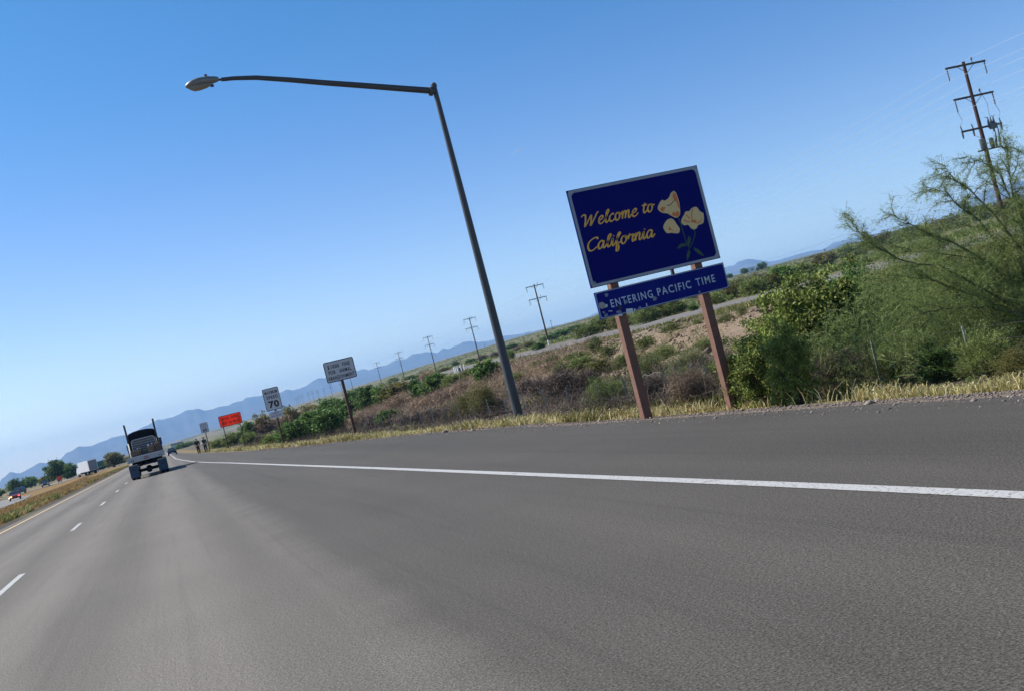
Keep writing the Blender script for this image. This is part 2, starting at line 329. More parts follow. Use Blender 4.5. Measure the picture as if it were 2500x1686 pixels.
FAR_SHRUBS = [
    (154.70, 838.52, 8.76, 3.37, 'dark', 'first dark bush beyond the frontage road, left of the lamp post'),
    (143.82, 729.81, 7.66, 2.94, 'olive', 'first olive bush beyond the frontage road, left of the lamp post'),
    (122.43, 550.40, 5.37, 2.69, 'dark', 'second dark bush beyond the frontage road, left of the lamp post'),
    (90.12, 376.77, 4.62, 1.85, 'dark', 'third dark bush beyond the frontage road, left of the lamp post'),
    (82.39, 298.24, 3.70, 1.23, 'olive', 'second olive bush beyond the frontage road, left of the lamp post'),
    (110.76, 383.01, 2.87, 2.23, 'dark', 'round dark bush behind the white marker posts'),
    (102.53, 335.49, 4.77, 1.68, 'dark', 'fourth dark bush beyond the frontage road, left of the lamp post'),
    (98.34, 308.16, 4.40, 1.81, 'bramble', 'first brown bush beyond the frontage road, left of the lamp post'),
    (100.10, 300.72, 4.31, 1.77, 'bramble', 'second brown bush beyond the frontage road, left of the lamp post'),
    (93.13, 272.35, 3.45, 1.61, 'bramble', 'third brown bush beyond the frontage road, left of the lamp post'),
    (140.73, 399.35, 6.10, 2.03, 'dark', 'first dark bush beyond the frontage road, between lamp post and welcome sign'),
    (99.47, 277.64, 4.01, 1.65, 'dry', 'first tan dry bush beyond the frontage road, between lamp post and welcome sign'),
    (108.56, 293.30, 4.50, 2.00, 'olive', 'first olive bush beyond the frontage road, between lamp post and welcome sign'),
    (60.59, 158.82, 2.31, 1.50, 'dark', 'dark bush beside the white footed utility pole beyond the frontage road'),
    (126.41, 320.72, 5.51, 2.20, 'dark', 'second dark bush beyond the frontage road, between lamp post and welcome sign'),
    (137.30, 335.88, 6.67, 2.90, 'dark', 'third dark bush beyond the frontage road, between lamp post and welcome sign'),
    (154.50, 364.97, 6.96, 2.85, 'dark', 'fourth dark bush beyond the frontage road, between lamp post and welcome sign'),
    (59.71, 137.00, 2.98, 2.03, 'wispy', 'first grey green bush beyond the frontage road, between lamp post and welcome sign'),
    (62.18, 136.44, 3.58, 2.63, 'wispy', 'second grey green bush beyond the frontage road, between lamp post and welcome sign'),
    (60.83, 126.58, 3.35, 2.23, 'olive', 'second olive bush beyond the frontage road, between lamp post and welcome sign'),
    (55.55, 109.06, 3.11, 2.52, 'wispy', 'first grey green bush beyond the frontage road, between the two sign posts'),
    (58.28, 110.44, 3.06, 2.47, 'olive', 'first olive bush beyond the frontage road, between the two sign posts'),
    (59.50, 108.87, 3.04, 2.25, 'wispy', 'second grey green bush beyond the frontage road, between the two sign posts'),
    (55.51, 97.43, 1.15, 0.88, 'dark', 'small dark bush right at the frontage road edge between the sign posts'),
    (185.86, 322.36, 7.32, 3.81, 'wispy', 'third grey green bush beyond the frontage road, between the two sign posts'),
    (139.33, 237.80, 4.33, 2.38, 'dry', 'first tan dry bush beyond the frontage road, between the two sign posts'),
    (57.65, 96.18, 1.76, 1.41, 'wispy', 'first grey green bush beyond the frontage road, just right of the welcome sign'),
    (181.39, 292.88, 8.08, 4.04, 'wispy', 'second grey green bush beyond the frontage road, just right of the welcome sign'),
    (63.76, 101.50, 2.99, 2.06, 'olive', 'first olive bush beyond the frontage road, just right of the welcome sign'),
    (181.98, 281.39, 7.82, 3.91, 'olive', 'second olive bush beyond the frontage road, just right of the welcome sign'),
    (56.13, 86.05, 2.48, 1.92, 'wispy', 'third grey green bush beyond the frontage road, just right of the welcome sign'),
    (58.95, 87.70, 2.05, 1.88, 'olive', 'third olive bush beyond the frontage road, just right of the welcome sign'),
    (62.57, 90.85, 3.49, 2.56, 'dark', 'big dark green bush beyond the frontage road right of the welcome sign'),
    (93.97, 131.80, 4.36, 2.49, 'wispy', 'first grey green bush beyond the frontage road, above the feathery tree at right'),
    (188.66, 251.82, 8.41, 4.80, 'olive', 'first olive bush beyond the frontage road, above the feathery tree at right'),
    (228.58, 288.68, 9.75, 5.57, 'wispy', 'second grey green bush beyond the frontage road, above the feathery tree at right'),
    (265.40, 317.67, 12.42, 6.21, 'olive', 'second olive bush beyond the frontage road, above the feathery tree at right'),
    (269.24, 304.11, 12.05, 6.02, 'wispy', 'third grey green bush beyond the frontage road, above the feathery tree at right'),
    (272.30, 290.74, 11.68, 5.84, 'olive', 'third olive bush beyond the frontage road, above the feathery tree at right'),
    (298.03, 301.02, 12.26, 6.74, 'wispy', 'fourth grey green bush beyond the frontage road, above the feathery tree at right'),
    (300.14, 287.42, 11.87, 6.53, 'olive', 'fourth olive bush beyond the frontage road, above the feathery tree at right'),
]
SKYLINE = [(-7.889, 0.507), (-7.41, 0.815), (-7.103, 0.666), (-6.728, 0.646), (-6.203, 0.862), (-5.854, 0.873), (-5.553, 0.747), (-5.379, 0.914), (-5.012, 0.814), (-4.712, 1.012), (-4.178, 1.192), (-3.822, 1.183), (-3.502, 1.097), (-2.877, 1.191), (-2.045, 1.277), (-1.755, 1.2), (-1.105, 1.338), (-0.518, 1.45), (0.004, 1.625), (0.401, 1.522), (0.944, 1.582), (1.305, 1.668), (1.662, 1.733), (2.132, 1.635), (2.421, 1.492), (2.691, 1.445), (3.354, 1.49), (3.641, 1.415), (3.921, 1.523), (4.388, 1.508), (4.674, 1.595), (5.022, 1.574), (5.414, 1.543), (5.928, 1.457), (6.481, 1.431), (6.73, 1.529), (7.1, 1.388), (7.648, 1.41), (8.12, 1.521), (8.605, 1.7), (9.035, 1.591), (9.822, 1.624), (10.391, 1.596), (10.846, 1.574), (11.146, 1.568), (11.39, 1.436), (12.04, 1.482), (12.467, 1.468), (12.829, 1.611), (13.582, 1.538), (13.953, 1.71), (14.797, 1.616), (15.316, 1.437), (15.702, 1.604), (15.921, 1.501), (16.455, 1.564), (16.824, 1.659), (17.155, 1.622), (17.864, 1.395), (18.531, 1.367), (19.16, 1.42), (19.594, 1.361), (20.235, 1.276), (20.815, 1.234), (21.376, 1.209), (22.015, 1.211), (22.591, 1.158), (23.654, 1.168), (24.357, 1.341), (24.672, 1.378), (25.278, 1.456), (25.981, 1.462), (26.907, 1.433), (27.89, 1.645), (28.84, 1.746), (29.758, 1.737), (30.736, 1.988), (31.836, 2.027), (32.326, 2.002), (32.66, 2.165), (33.259, 2.14), (33.801, 1.901), (34.237, 1.691), (34.735, 1.648), (35.714, 1.699), (36.495, 1.688), (37.051, 1.58), (37.36, 1.697), (37.778, 1.828), (38.62, 1.794), (39.728, 1.683), (40.268, 1.596), (40.466, 1.474), (40.964, 1.487), (41.872, 1.447), (43.059, 1.454), (43.969, 1.535), (44.475, 1.773), (44.892, 2.217), (45.462, 2.426), (45.886, 2.437), (46.462, 2.387), (47.127, 2.34)]
STICKERS = {'tan': [[(7.536, 2.14), (7.604, 2.146), (7.655, 2.094), (7.63, 2.032), (7.556, 2.029), (7.522, 2.063)]], 'white': [[(7.631, 2.086), (7.677, 2.092), (7.689, 2.059), (7.66, 2.032), (7.627, 2.046)], [(8.015, 1.926), (8.145, 1.911), (8.13, 1.833), (8.006, 1.843)], [(8.168, 1.899), (8.193, 1.896), (8.173, 1.843), (8.157, 1.85)], [(8.42, 1.938), (8.442, 1.926), (8.438, 1.893), (8.406, 1.879), (8.426, 1.909)], [(7.679, 1.97), (7.748, 1.955), (7.745, 1.942), (7.676, 1.958)], [(7.834, 1.866), (7.921, 1.857), (7.919, 1.826), (7.839, 1.831)]], 'grey': [[(7.682, 2.269), (7.729, 2.279), (7.758, 2.252), (7.734, 2.217), (7.689, 2.214)], [(8.581, 2.011), (8.629, 2.021), (8.665, 1.986), (8.63, 1.946), (8.578, 1.95)], [(8.265, 1.911), (8.303, 1.912), (8.316, 1.879), (8.281, 1.863), (8.256, 1.879)], [(7.814, 1.924), (7.869, 1.936), (7.92, 1.907), (7.897, 1.878), (7.813, 1.897)], [(7.558, 1.982), (7.601, 1.979), (7.606, 1.944), (7.56, 1.938)], [(7.567, 1.912), (7.64, 1.936), (7.642, 1.889), (7.586, 1.875)], [(7.68, 1.867), (7.728, 1.883), (7.728, 1.856), (7.679, 1.84)], [(8.024, 2.066), (8.074, 2.082), (8.08, 2.026), (8.033, 2.017)], [(9.503, 1.912), (9.538, 1.926), (9.555, 1.901), (9.526, 1.884)]], 'black': [[(7.891, 2.015), (7.957, 2.013), (7.939, 1.923), (7.878, 1.916)]]}
LIMBS = [[(14.05, 13.62, 0.04), (13.52, 13.57, 0.57), (12.52, 13.68, 1.24), (11.77, 13.72, 1.56), (11.26, 13.66, 1.9), (10.97, 13.53, 2.15), (10.72, 13.38, 2.44)], [(14.05, 13.62, 0.04), (13.83, 13.71, 0.62), (13.62, 13.79, 1.19), (13.16, 13.97, 1.64), (12.8, 14.11, 1.87), (12.56, 14.21, 2.1), (12.32, 14.3, 2.35)], [(14.05, 13.62, 0.04), (14.04, 13.74, 0.64), (14.06, 13.84, 1.37), (13.94, 14.01, 1.89), (13.76, 14.19, 2.2), (13.57, 14.37, 2.51), (13.4, 14.56, 2.74)], [(14.05, 13.62, 0.04), (14.01, 13.54, 0.68), (13.97, 13.45, 1.32), (13.69, 13.45, 1.94), (13.32, 13.49, 2.41), (13.08, 13.48, 2.67), (12.91, 13.45, 2.9)], [(14.05, 13.62, 0.04), (14.22, 13.6, 0.84), (14.3, 13.62, 1.54), (14.33, 13.65, 2.13), (14.25, 13.72, 2.55), (14.11, 13.82, 2.83), (13.93, 13.94, 3.01)], [(14.05, 13.62, 0.04), (14.19, 13.51, 0.83), (14.22, 13.43, 1.61), (14.13, 13.4, 2.2), (14.11, 13.35, 2.54), (14.12, 13.29, 2.85), (14.07, 13.25, 3.1)], [(14.05, 13.62, 0.04), (13.35, 13.67, 0.52), (12.7, 13.7, 0.89), (12.19, 13.69, 1.16), (11.56, 13.72, 1.38), (11.25, 13.64, 1.35)], [(14.05, 13.62, 0.04), (13.82, 13.86, 0.71), (13.78, 14.04, 1.2), (13.28, 14.38, 1.47), (12.96, 14.66, 1.72), (12.72, 14.91, 1.85)], [(14.05, 13.62, 0.04), (13.2, 13.63, 0.42), (12.35, 13.63, 0.61), (11.56, 13.62, 0.58), (10.98, 13.53, 0.42)], [(14.05, 13.62, 0.04), (14.59, 13.68, 0.94), (14.98, 13.8, 1.71), (15.22, 13.97, 2.38), (15.47, 14.14, 2.85)], [(14.05, 13.62, 0.04), (14.15, 13.23, 0.6), (14.19, 12.85, 1.34), (14.18, 12.49, 1.88)], [(14.05, 13.62, 0.04), (14.54, 13.44, 0.42), (15.04, 13.27, 0.61), (15.51, 13.1, 0.68)], [(14.05, 13.62, 0.04), (13.46, 13.65, 0.18), (12.86, 13.69, 0.19), (12.34, 13.69, 0.06)], [(14.05, 13.62, 0.04), (14.06, 14.04, 0.29), (14.11, 14.44, 0.73), (14.03, 14.88, 1.16), (13.93, 15.34, 1.55), (13.97, 15.74, 1.9)]]
TREE_BASE = (13.98, 13.77, -0.58)
# ------------------------------------------------------------------ ground, roads, hills
def axis(parts):
    out = []
    for a, b, st in parts:
        n = max(1, int(round((b - a) / st))); out += [a + (b - a) * i / n for i in range(n)]
    out.append(parts[-1][1]); return out
HAZE = 1.0e-4
def geo(a, b, st, k):
    out = [a]
    while out[-1] < b: out.append(out[-1] + st); st *= k
    out[-1] = b; return out
XS = [-x for x in geo(40, 14000, 3, 1.22)[::-1]] + axis([(-40, -18, 1.5), (-18, -6, .6), (-6, 1, 1.4), (1, 9, .4), (9, 29, .42), (29, 62, 1.0)])[1:] + geo(62, 14000, 1.5, 1.10)[1:]
YS = axis([(-60, 4, 4), (4, 60, .7), (60, 130, 1.3)]) + geo(130, 14000, 1.8, 1.06)[1:]
def fnoise(x, y, s, o=0): return mnoise.noise((x * s + o, y * s - o * .7, o * 1.3))
def ground_colour(x, y):
    D = math.hypot(x, y); n1 = fnoise(x, y, .9, 3); n2 = fnoise(x, y, .13, 9); n3 = fnoise(x, y, .02, 5)
    gravel = (.23, .18, .145); straw = (.25, .19, .085); dirt = (.27, .20, .145); dk = (.15, .115, .085); green = (.13, .13, .055); pale = (.30, .24, .18)
    def mixc(a, b, t): t = min(1, max(0, t)); return tuple(p + (q - p) * t for p, q in zip(a, b))
    if x < -6.7:
        c = mixc((.085, .07, .06), (.26, .155, .06), (-x - 7.9 + .4 * n1) / .9)
        c = mixc(c, (.19, .17, .06), .5 * sstep(.1, .5, n2) + .25 * max(0, n1))
        if x < -34 or y > 330: c = mixc(c, (.23, .19, .11), .7)
    else:
        s = x - pave_edge(y); u = x - .113 * y; b = x - .02 * y
        c = mixc(gravel, straw, (s - (.7 if y > 22 else 1.4) + .5 * n1) / .6)
        c = mixc(c, dk, sstep(2.8, 4.2, s + n1))
        c = mixc(c, mixc(dirt, (.17, .125, .09), sstep(60, 80, y)), sstep(17.5, 21, b + n1 * 1.2)); c = mixc(c, pale, sstep(26, 28, b) * (.6 + .4 * n1))
        c = mixc(c, mixc(mixc((.17, .14, .075), green, .6 + n2), (.23, .165, .11), .4 * n1), sstep(45.5, 48, u))
    far = mixc(mixc((.15, .145, .075), (.25, .20, .14), .35 + .9 * n3 + .5 * sstep(900, 2200, D)), (.08, .10, .045), sstep(.0, .4, n2 * .6 + n3))
    return mixc(c, far, sstep(250, 700, D))
nx, ny = len(XS), len(YS)
V = np.zeros((nx * ny, 3), np.float32); CC = np.ones((nx * ny, 4), np.float32)
for j, y in enumerate(YS):
    e = pave_edge(y)
    for i, x in enumerate(XS):
        z = height(x, y); b = x - .02 * y
        if -6.75 < x < e - .02 and y < 905: z -= .04
        elif 18 < b < 26.5 and y < 160:
            r = sstep(18, 20, b) * (1 - .7 * sstep(25.5, 27, b))
            z += r * (.34 * fnoise(x, y, .55, 1) + .16 * abs(fnoise(x, y, 1.7, 2)) + .16 * fnoise(x, y, .22, 8))
        elif x > e + 1: z += .05 * fnoise(x, y, 1.1, 4) * sstep(1, 2, x - e) * (1 - sstep(60, 200, y)) * (0 if 35 < x - .113 * y < 46 else 1)
        V[j * nx + i] = (x, y, z); CC[j * nx + i, :3] = ground_colour(x, y)
I = np.arange(nx * ny).reshape(ny, nx)
F = np.stack([I[:-1, :-1], I[:-1, 1:], I[1:, 1:], I[1:, :-1]], -1).reshape(-1, 4)
me = np_mesh('ground', V, F, smooth=True)
ca = me.color_attributes.new('soil', 'FLOAT_COLOR', 'POINT'); ca.data.foreach_set('color', CC.ravel())
mt, n, p = new_mat('desert_soil')
at_ = n.nodes.new('ShaderNodeVertexColor'); at_.layer_name = 'soil'
gp = n.nodes.new('ShaderNodeNewGeometry'); nz = n.nodes.new('ShaderNodeTexNoise'); nz.inputs['Scale'].default_value = 3.5; nz.inputs['Detail'].default_value = 9; nz.inputs['Roughness'].default_value = .7
mr = n.nodes.new('ShaderNodeMapRange'); mr.inputs[1].default_value = .25; mr.inputs[2].default_value = .75; mr.inputs[3].default_value = .6; mr.inputs[4].default_value = 1.4
mx = n.nodes.new('ShaderNodeMix'); mx.data_type = 'RGBA'; mx.blend_type = 'MULTIPLY'; mx.inputs[0].default_value = 1
mr.inputs[3].default_value = .45; mr.inputs[4].default_value = 1.15
n.links.new(gp.outputs['Position'], nz.inputs[0]); n.links.new(nz.outputs[0], mr.inputs[0]); n.links.new(at_.outputs[0], mx.inputs[6]); n.links.new(mr.outputs[0], mx.inputs[7])
n.links.new(mx.outputs[2], p.inputs['Base Color']); p.inputs['Roughness'].default_value = .95; p.inputs['Specular IOR Level'].default_value = .1
bp = n.nodes.new('ShaderNodeBump'); bp.inputs['Strength'].default_value = .7; bp.inputs['Distance'].default_value = .12
n.links.new(nz.outputs[0], bp.inputs['Height']); n.links.new(bp.outputs[0], p.inputs['Normal'])
tag(link('ground', me, mt), kind='structure')

def asphalt(name, base, lane=False):
    mt, n, p = new_mat(name)
    g = n.nodes.new('ShaderNodeNewGeometry'); sep = n.nodes.new('ShaderNodeSeparateXYZ'); n.links.new(g.outputs['Position'], sep.inputs[0])
    def noise(scale, det=3, vec=None, rough=.6):
        z = n.nodes.new('ShaderNodeTexNoise'); z.inputs['Scale'].default_value = scale; z.inputs['Detail'].default_value = det; z.inputs['Roughness'].default_value = rough
        n.links.new(vec or g.outputs['Position'], z.inputs[0]); return z.outputs[0]
    def rng(x, a, b, c, d):
        r = n.nodes.new('ShaderNodeMapRange'); n.links.new(x, r.inputs[0])
        for k, v in enumerate((a, b, c, d)): r.inputs[k + 1].default_value = v
        return r.outputs[0]
    def mul(a, b):
        q = n.nodes.new('ShaderNodeMath'); q.operation = 'MULTIPLY'; n.links.new(a, q.inputs[0])
        if isinstance(b, float): q.inputs[1].default_value = b
        else: n.links.new(b, q.inputs[1])
        return q.outputs[0]
    def add(a, b):
        q = n.nodes.new('ShaderNodeMath'); q.operation = 'ADD'; n.links.new(a, q.inputs[0])
        if isinstance(b, float): q.inputs[1].default_value = b
        else: n.links.new(b, q.inputs[1])
        return q.outputs[0]
    st = n.nodes.new('ShaderNodeMapping'); st.inputs['Scale'].default_value = (1, .055, 1); n.links.new(g.outputs['Position'], st.inputs[0])
    streak = noise(1.6, 4, st.outputs[0]); blotch = noise(.45, 5); grain = noise(70, 2, rough=.8); coarse = noise(24, 3, rough=.75)
    f = mul(rng(streak, .3, .7, .92, 1.08), rng(blotch, .3, .7, .95, 1.05))
    f = mul(f, rng(grain, .36, .64, .45, 1.55)); f = mul(f, rng(coarse, .36, .64, .86, 1.14))
    if lane:
        wob = add(sep.outputs['X'], mul(add(noise(.8, 4), -.5), .5))
        worn_glare = rng(wob, .95, 1.5, 1.0, 0.0)                                     # older, paler lanes, lightened further with painted sun glare, left of the joint at x = 1.2
        f = mul(f, add(mul(worn_glare, .60), .80))
        w = n.nodes.new('ShaderNodeMath'); w.operation = 'COSINE'; n.links.new(mul(add(sep.outputs['X'], 1.1), 3.49), w.inputs[0])   # polished wheel tracks
        f = mul(f, add(mul(mul(w.outputs[0], rng(sep.outputs['X'], .8, 1.6, 1.0, .25)), -.15), 1.0))
        sh = rng(add(sep.outputs['X'], mul(add(noise(.5, 3), -.5), 1.4)), 4.4, 5.6, 1.0, .86); f = mul(f, sh)
    st2 = n.nodes.new('ShaderNodeMapping'); st2.inputs['Scale'].default_value = (3.2, .03, 1); n.links.new(g.outputs['Position'], st2.inputs[0])
    tyre = rng(noise(1.5, 3, st2.outputs[0]), .56, .68, 1.0, .90); f = mul(f, tyre)                    # long faint tyre smears
    stain = rng(noise(.55, 3, st.outputs[0]), .62, .74, 1.0, .72); f = mul(f, stain); f = mul(f, rng(noise(1.3, 6), .66, .76, 1.0, .80))
    vo = n.nodes.new('ShaderNodeTexVoronoi'); vo.inputs['Scale'].default_value = 26; n.links.new(g.outputs['Position'], vo.inputs[0])
    spk = rng(vo.outputs['Distance'], .05, .09, 1.0, 0.0)
    mx = n.nodes.new('ShaderNodeMix'); mx.data_type = 'RGBA'; mx.blend_type = 'MULTIPLY'; mx.inputs[0].default_value = 1; mx.inputs[6].default_value = (*base, 1); n.links.new(f, mx.inputs[7])
    m2 = n.nodes.new('ShaderNodeMix'); m2.data_type = 'RGBA'; n.links.new(mul(spk, .35), m2.inputs[0]); n.links.new(mx.outputs[2], m2.inputs[6]); m2.inputs[7].default_value = (.5, .47, .43, 1)
    n.links.new(m2.outputs[2], p.inputs['Base Color'])
    p.inputs['Roughness'].default_value = .82; p.inputs['Specular IOR Level'].default_value = .16
    bp = n.nodes.new('ShaderNodeBump'); bp.inputs['Strength'].default_value = .5; bp.inputs['Distance'].default_value = .006
    n.links.new(add(grain, coarse), bp.inputs['Height']); n.links.new(bp.outputs[0], p.inputs['Normal'])
    return mt
ROAD_Y = axis([(-30, 60, 1.5)]) + geo(60, 900, 2, 1.06)[1:]
def ribbon(name, rows, mat, parent=None):
    k = len(rows[0]); V = [p for r in rows for p in r]; I = np.arange(len(V)).reshape(len(rows), k)
    F = np.stack([I[:-1, :-1], I[:-1, 1:], I[1:, 1:], I[1:, :-1]], -1).reshape(-1, 4)
    return link(name, np_mesh(name, V, F), mat, parent)
rows = []
for y in ROAD_Y:
    e = pave_edge(y) + (.09 * fnoise(0, y, .8, 2) + .05 * fnoise(0, y, 2.3, 6)) * (1 if y < 120 else 0)
    l = -6.95 + .06 * fnoise(3, y, .7, 2)
    rows.append([(l + (e - l) * t / 10, y, 0.0) for t in range(11)])
road = tag(ribbon('road', rows, asphalt('freeway_asphalt', (.098, .087, .075), True)), kind='structure')
def worn_paint(name, col):
    mt, n, p = new_mat(name); g = n.nodes.new('ShaderNodeNewGeometry'); cs = []
    for sc, lo, hi in ((38, .56, .66), (6, .60, .78)):
        z = n.nodes.new('ShaderNodeTexNoise'); z.inputs['Scale'].default_value = sc; z.inputs['Detail'].default_value = 4; n.links.new(g.outputs['Position'], z.inputs[0])
        r = n.nodes.new('ShaderNodeMapRange'); r.inputs[1].default_value = lo; r.inputs[2].default_value = hi; n.links.new(z.outputs[0], r.inputs[0]); cs.append(r.outputs[0])
    q = n.nodes.new('ShaderNodeMath'); q.operation = 'MAXIMUM'; n.links.new(cs[0], q.inputs[0]); n.links.new(cs[1], q.inputs[1])
    mx = n.nodes.new('ShaderNodeMix'); mx.data_type = 'RGBA'; n.links.new(q.outputs[0], mx.inputs[0]); mx.inputs[6].default_value = (*col, 1); mx.inputs[7].default_value = (.13, .115, .10, 1)
    n.links.new(mx.outputs[2], p.inputs['Base Color']); p.inputs['Roughness'].default_value = .75; return mt
paint = worn_paint('white_road_paint', (.38, .37, .36))
ypaint = M('yellow_road_paint', (.55, .37, .17), .7, var=.2, scale=9)
LINE = [(-30, 4.72), (4.9, 4.68), (7.5, 4.61), (13.8, 4.41), (22, 4.15), (35.7, 3.67), (56.5, 2.95), (66.6, 2.53), (86, 1.87), (119, 1.26), (143, .95), (250, .85), (900, .85)]
ribbon('edge_line', [[(lerp_tab(y, LINE) - .072, y, .005), (lerp_tab(y, LINE) + .072, y, .005)] for y in ROAD_Y], paint, road)
ribbon('yellow_line', [[(-6.49, y, .005), (-6.35, y, .005)] for y in ROAD_Y], ypaint, road)
dash = np_mesh('lane_dash', [(-.06, 0, 0), (.06, 0, 0), (.06, 3.1, 0), (-.06, 3.1, 0)], [(0, 1, 2, 3)])
for k in range(-1, 14):
    link('lane_dash', dash, paint, road, (-2.87, 17.55 + 13.5 * k, .005))
for o in road.children: o['kind'] = 'structure'

def way(name, pts, half, mat, lift=.05, n=5, parent=None):
    """a strip following the ground along a centre line"""
    cl = []
    for (x0, y0), (x1, y1) in zip(pts, pts[1:]):
        L = math.hypot(x1 - x0, y1 - y0); q = max(1, int(L / 4)); cl += [(x0 + (x1 - x0) * i / q, y0 + (y1 - y0) * i / q) for i in range(q)]
    cl.append(pts[-1]); rows = []
    for i, (x, y) in enumerate(cl):
        a, b = cl[max(0, i - 1)], cl[min(len(cl) - 1, i + 1)]; tx, ty = b[0] - a[0], b[1] - a[1]; L = math.hypot(tx, ty)
        rows.append([(x + ty / L * half * t, y - tx / L * half * t, height(x + ty / L * half * t, y - tx / L * half * t) + lift) for t in np.linspace(-1, 1, n)])
    return tag(ribbon(name, rows, mat), kind='structure')
old = asphalt('old_asphalt', (.15, .137, .125))
way('frontage_road', [(40.5 + .113 * y, y) for y in range(-60, 700, 8)], 4.3, old, .06, 9)
pale = asphalt('pale_asphalt', (.19, .18, .168))
way('opposite_road', [(-20, -60), (-21.5, 60), (-25.6, 138), (-27.8, 175), (-31, 212), (-40, 242), (-62, 275), (-130, 320)], 6.3, pale, .06, 7)
way('link_road', [(-150, 330), (-70, 268), (-45, 262), (-29.5, 290), (-24.5, 330), (-20, 385), (-13, 470), (-6, 620)], 3.2, pale, .09, 5)

# hills: ridges standing five to six kilometres off, built as relief with spurs and gullies
def dist_of(az): return 10500 + 900 * math.sin(rad(az * 4 + 20)) + (400 if az > 36 else 0)
def sky_elev(az):
    if az < SKYLINE[0][0]: return .35 + .45 * abs(mnoise.noise((az * .13, 3.1, 0))) + .15 * abs(mnoise.noise((az * .6, 1, 0)))
    if az > SKYLINE[-1][0]: return 2.0 + .6 * mnoise.noise((az * .15, 7.7, 0)) - .25 + .2 * mnoise.noise((az * .7, 2, 0))
    return lerp_tab(az, SKYLINE)
azs = [-25 + .14 * i for i in range(int(100 / .14))]; prof = [(2 * a, b) for a, b in ((-1500, 0), (-1250, .07), (-1000, .18), (-800, .30), (-620, .43), (-460, .57), (-330, .70), (-200, .83), (-90, .94), (0, 1), (120, .9), (320, .66), (600, .3), (900, 0))]
HV = []
for az in azs:
    D0 = dist_of(az)
    for k, (dr, pr) in enumerate(prof):
        D = D0 + dr; x, y = D * math.sin(rad(az)), D * math.cos(rad(az))
        foot = math.tan(rad(lerp_tab(az, RISE))) * (D if D < D0 else D0) - 4
        top = math.tan(rad(sky_elev(az))) * D0 + 1.5 + 11 * mnoise.noise((az * 3.1, 0, 4))
        hh = max(3, top - foot)
        rdg = abs(mnoise.noise((az * 1.1 + dr * .0005, dr * .0006, 2))) * .9 + abs(mnoise.noise((az * 2.9, dr * .0015, 5))) * .5
        q = pr * (1 - .75 * rdg * (1 - pr) * (1 if 0 < k < 9 else 0))
        HV.append((x, y, foot + hh * q))
I = np.arange(len(HV)).reshape(len(azs), len(prof)); F = np.stack([I[:-1, :-1], I[1:, :-1], I[1:, 1:], I[:-1, 1:]], -1).reshape(-1, 4)
rockm = M('hill_rock', (.105, .105, .115), .95, var=.42, scale=.0022, spec=.1)  # distance haze and fold shading partly painted in as blue tint and mottling
tag(link('hills', np_mesh('hills', HV, F, False), rockm), kind='structure')

# haze: the desert air between here and the hills
mt = bpy.data.materials.new('desert_haze'); mt.use_nodes = True; n = mt.node_tree; n.nodes.remove(n.nodes['Principled BSDF'])
pv = n.nodes.new('ShaderNodeVolumePrincipled'); pv.inputs['Color'].default_value = (.32, .60, 1, 1); pv.inputs['Density'].default_value = HAZE; pv.inputs['Anisotropy'].default_value = 0.0
n.links.new(pv.outputs[0], n.nodes['Material Output'].inputs['Volume'])
zlow, zhigh = min(float(V[:, 2].min()) if hasattr(V, 'shape') else -1, -1) - 12, max(p_[2] for p_ in HV) + 15
tag(MB().box(-14060, 14060, -120, 14060, zlow, zhigh).build('haze', mt), kind='stuff')
# ------------------------------------------------------------------ lettering
def print_text(name, body, x0, x1, z0, z1, y, mat, parent, bold=.0, spacing=1.0):
    """flat print: capital height fills z0..z1, width fitted to x0..x1; x,z local to parent, facing -Y"""
    cu = bpy.data.curves.new(name, 'FONT'); cu.body = body; cu.size = 1; cu.resolution_u = 3; cu.offset = bold; cu.space_character = spacing
    o = bpy.data.objects.new(name, cu); COL.objects.link(o)
    dg = bpy.context.evaluated_depsgraph_get(); me = bpy.data.meshes.new_from_object(o.evaluated_get(dg)); bpy.data.objects.remove(o)
    co = np.zeros(len(me.vertices) * 3, np.float32); me.vertices.foreach_get('co', co); co = co.reshape(-1, 3)
    a, b = co[:, 0].min(), co[:, 0].max(); c, d = co[:, 1].min(), co[:, 1].max()
    out = np.stack([x0 + (co[:, 0] - a) / (b - a) * (x1 - x0), np.full(len(co), y), z0 + (co[:, 1] - c) / (d - c) * (z1 - z0)], 1)
    me.vertices.foreach_set('co', out.astype(np.float32).ravel()); me.update(); me.materials.clear()
    return link(name, me, mat, parent)
def smooth_path(pts, q=9):
    P = [Vector((p[0], p[1], 0)) for p in pts]; P = [P[0] * 2 - P[1]] + P + [P[-1] * 2 - P[-2]]; out = []
    for i in range(1, len(P) - 2):
        for k in range(q):
            t = k / q; a, b, c, d = P[i - 1:i + 3]
            out.append(.5 * ((2 * b) + (c - a) * t + (2 * a - 5 * b + 4 * c - d) * t * t + (3 * b - a - 3 * c + d) * t ** 3))
    out.append(P[-2]); return out
def stroke(mb, pts, w, y, f=lambda u, v: (u, v), taper=True, nib=35):
    """one pen stroke laid flat; the pen is broad across `nib` degrees"""
    P = smooth_path(pts); L = []; n = len(P)
    for i, p in enumerate(P):
        t = P[min(i + 1, n - 1)] - P[max(i - 1, 0)]; ang = math.degrees(math.atan2(t.y, t.x))
        br = .72 + .28 * abs(math.sin(rad(ang - nib)))
        e = min(1, .45 + min(i, n - 1 - i) / 3.0) if taper else 1
        nrm = Vector((-t.y, t.x, 0)).normalized() * (w * br * e / 2); L.append((p + nrm, p - nrm))
    vs = []
    for a, b in L:
        u = f(a.x, a.y); v = f(b.x, b.y); vs += [(u[0], y, u[1]), (v[0], y, v[1])]
    mb.add(vs, [(2 * i, 2 * i + 1, 2 * i + 3, 2 * i + 2) for i in range(n - 1)])
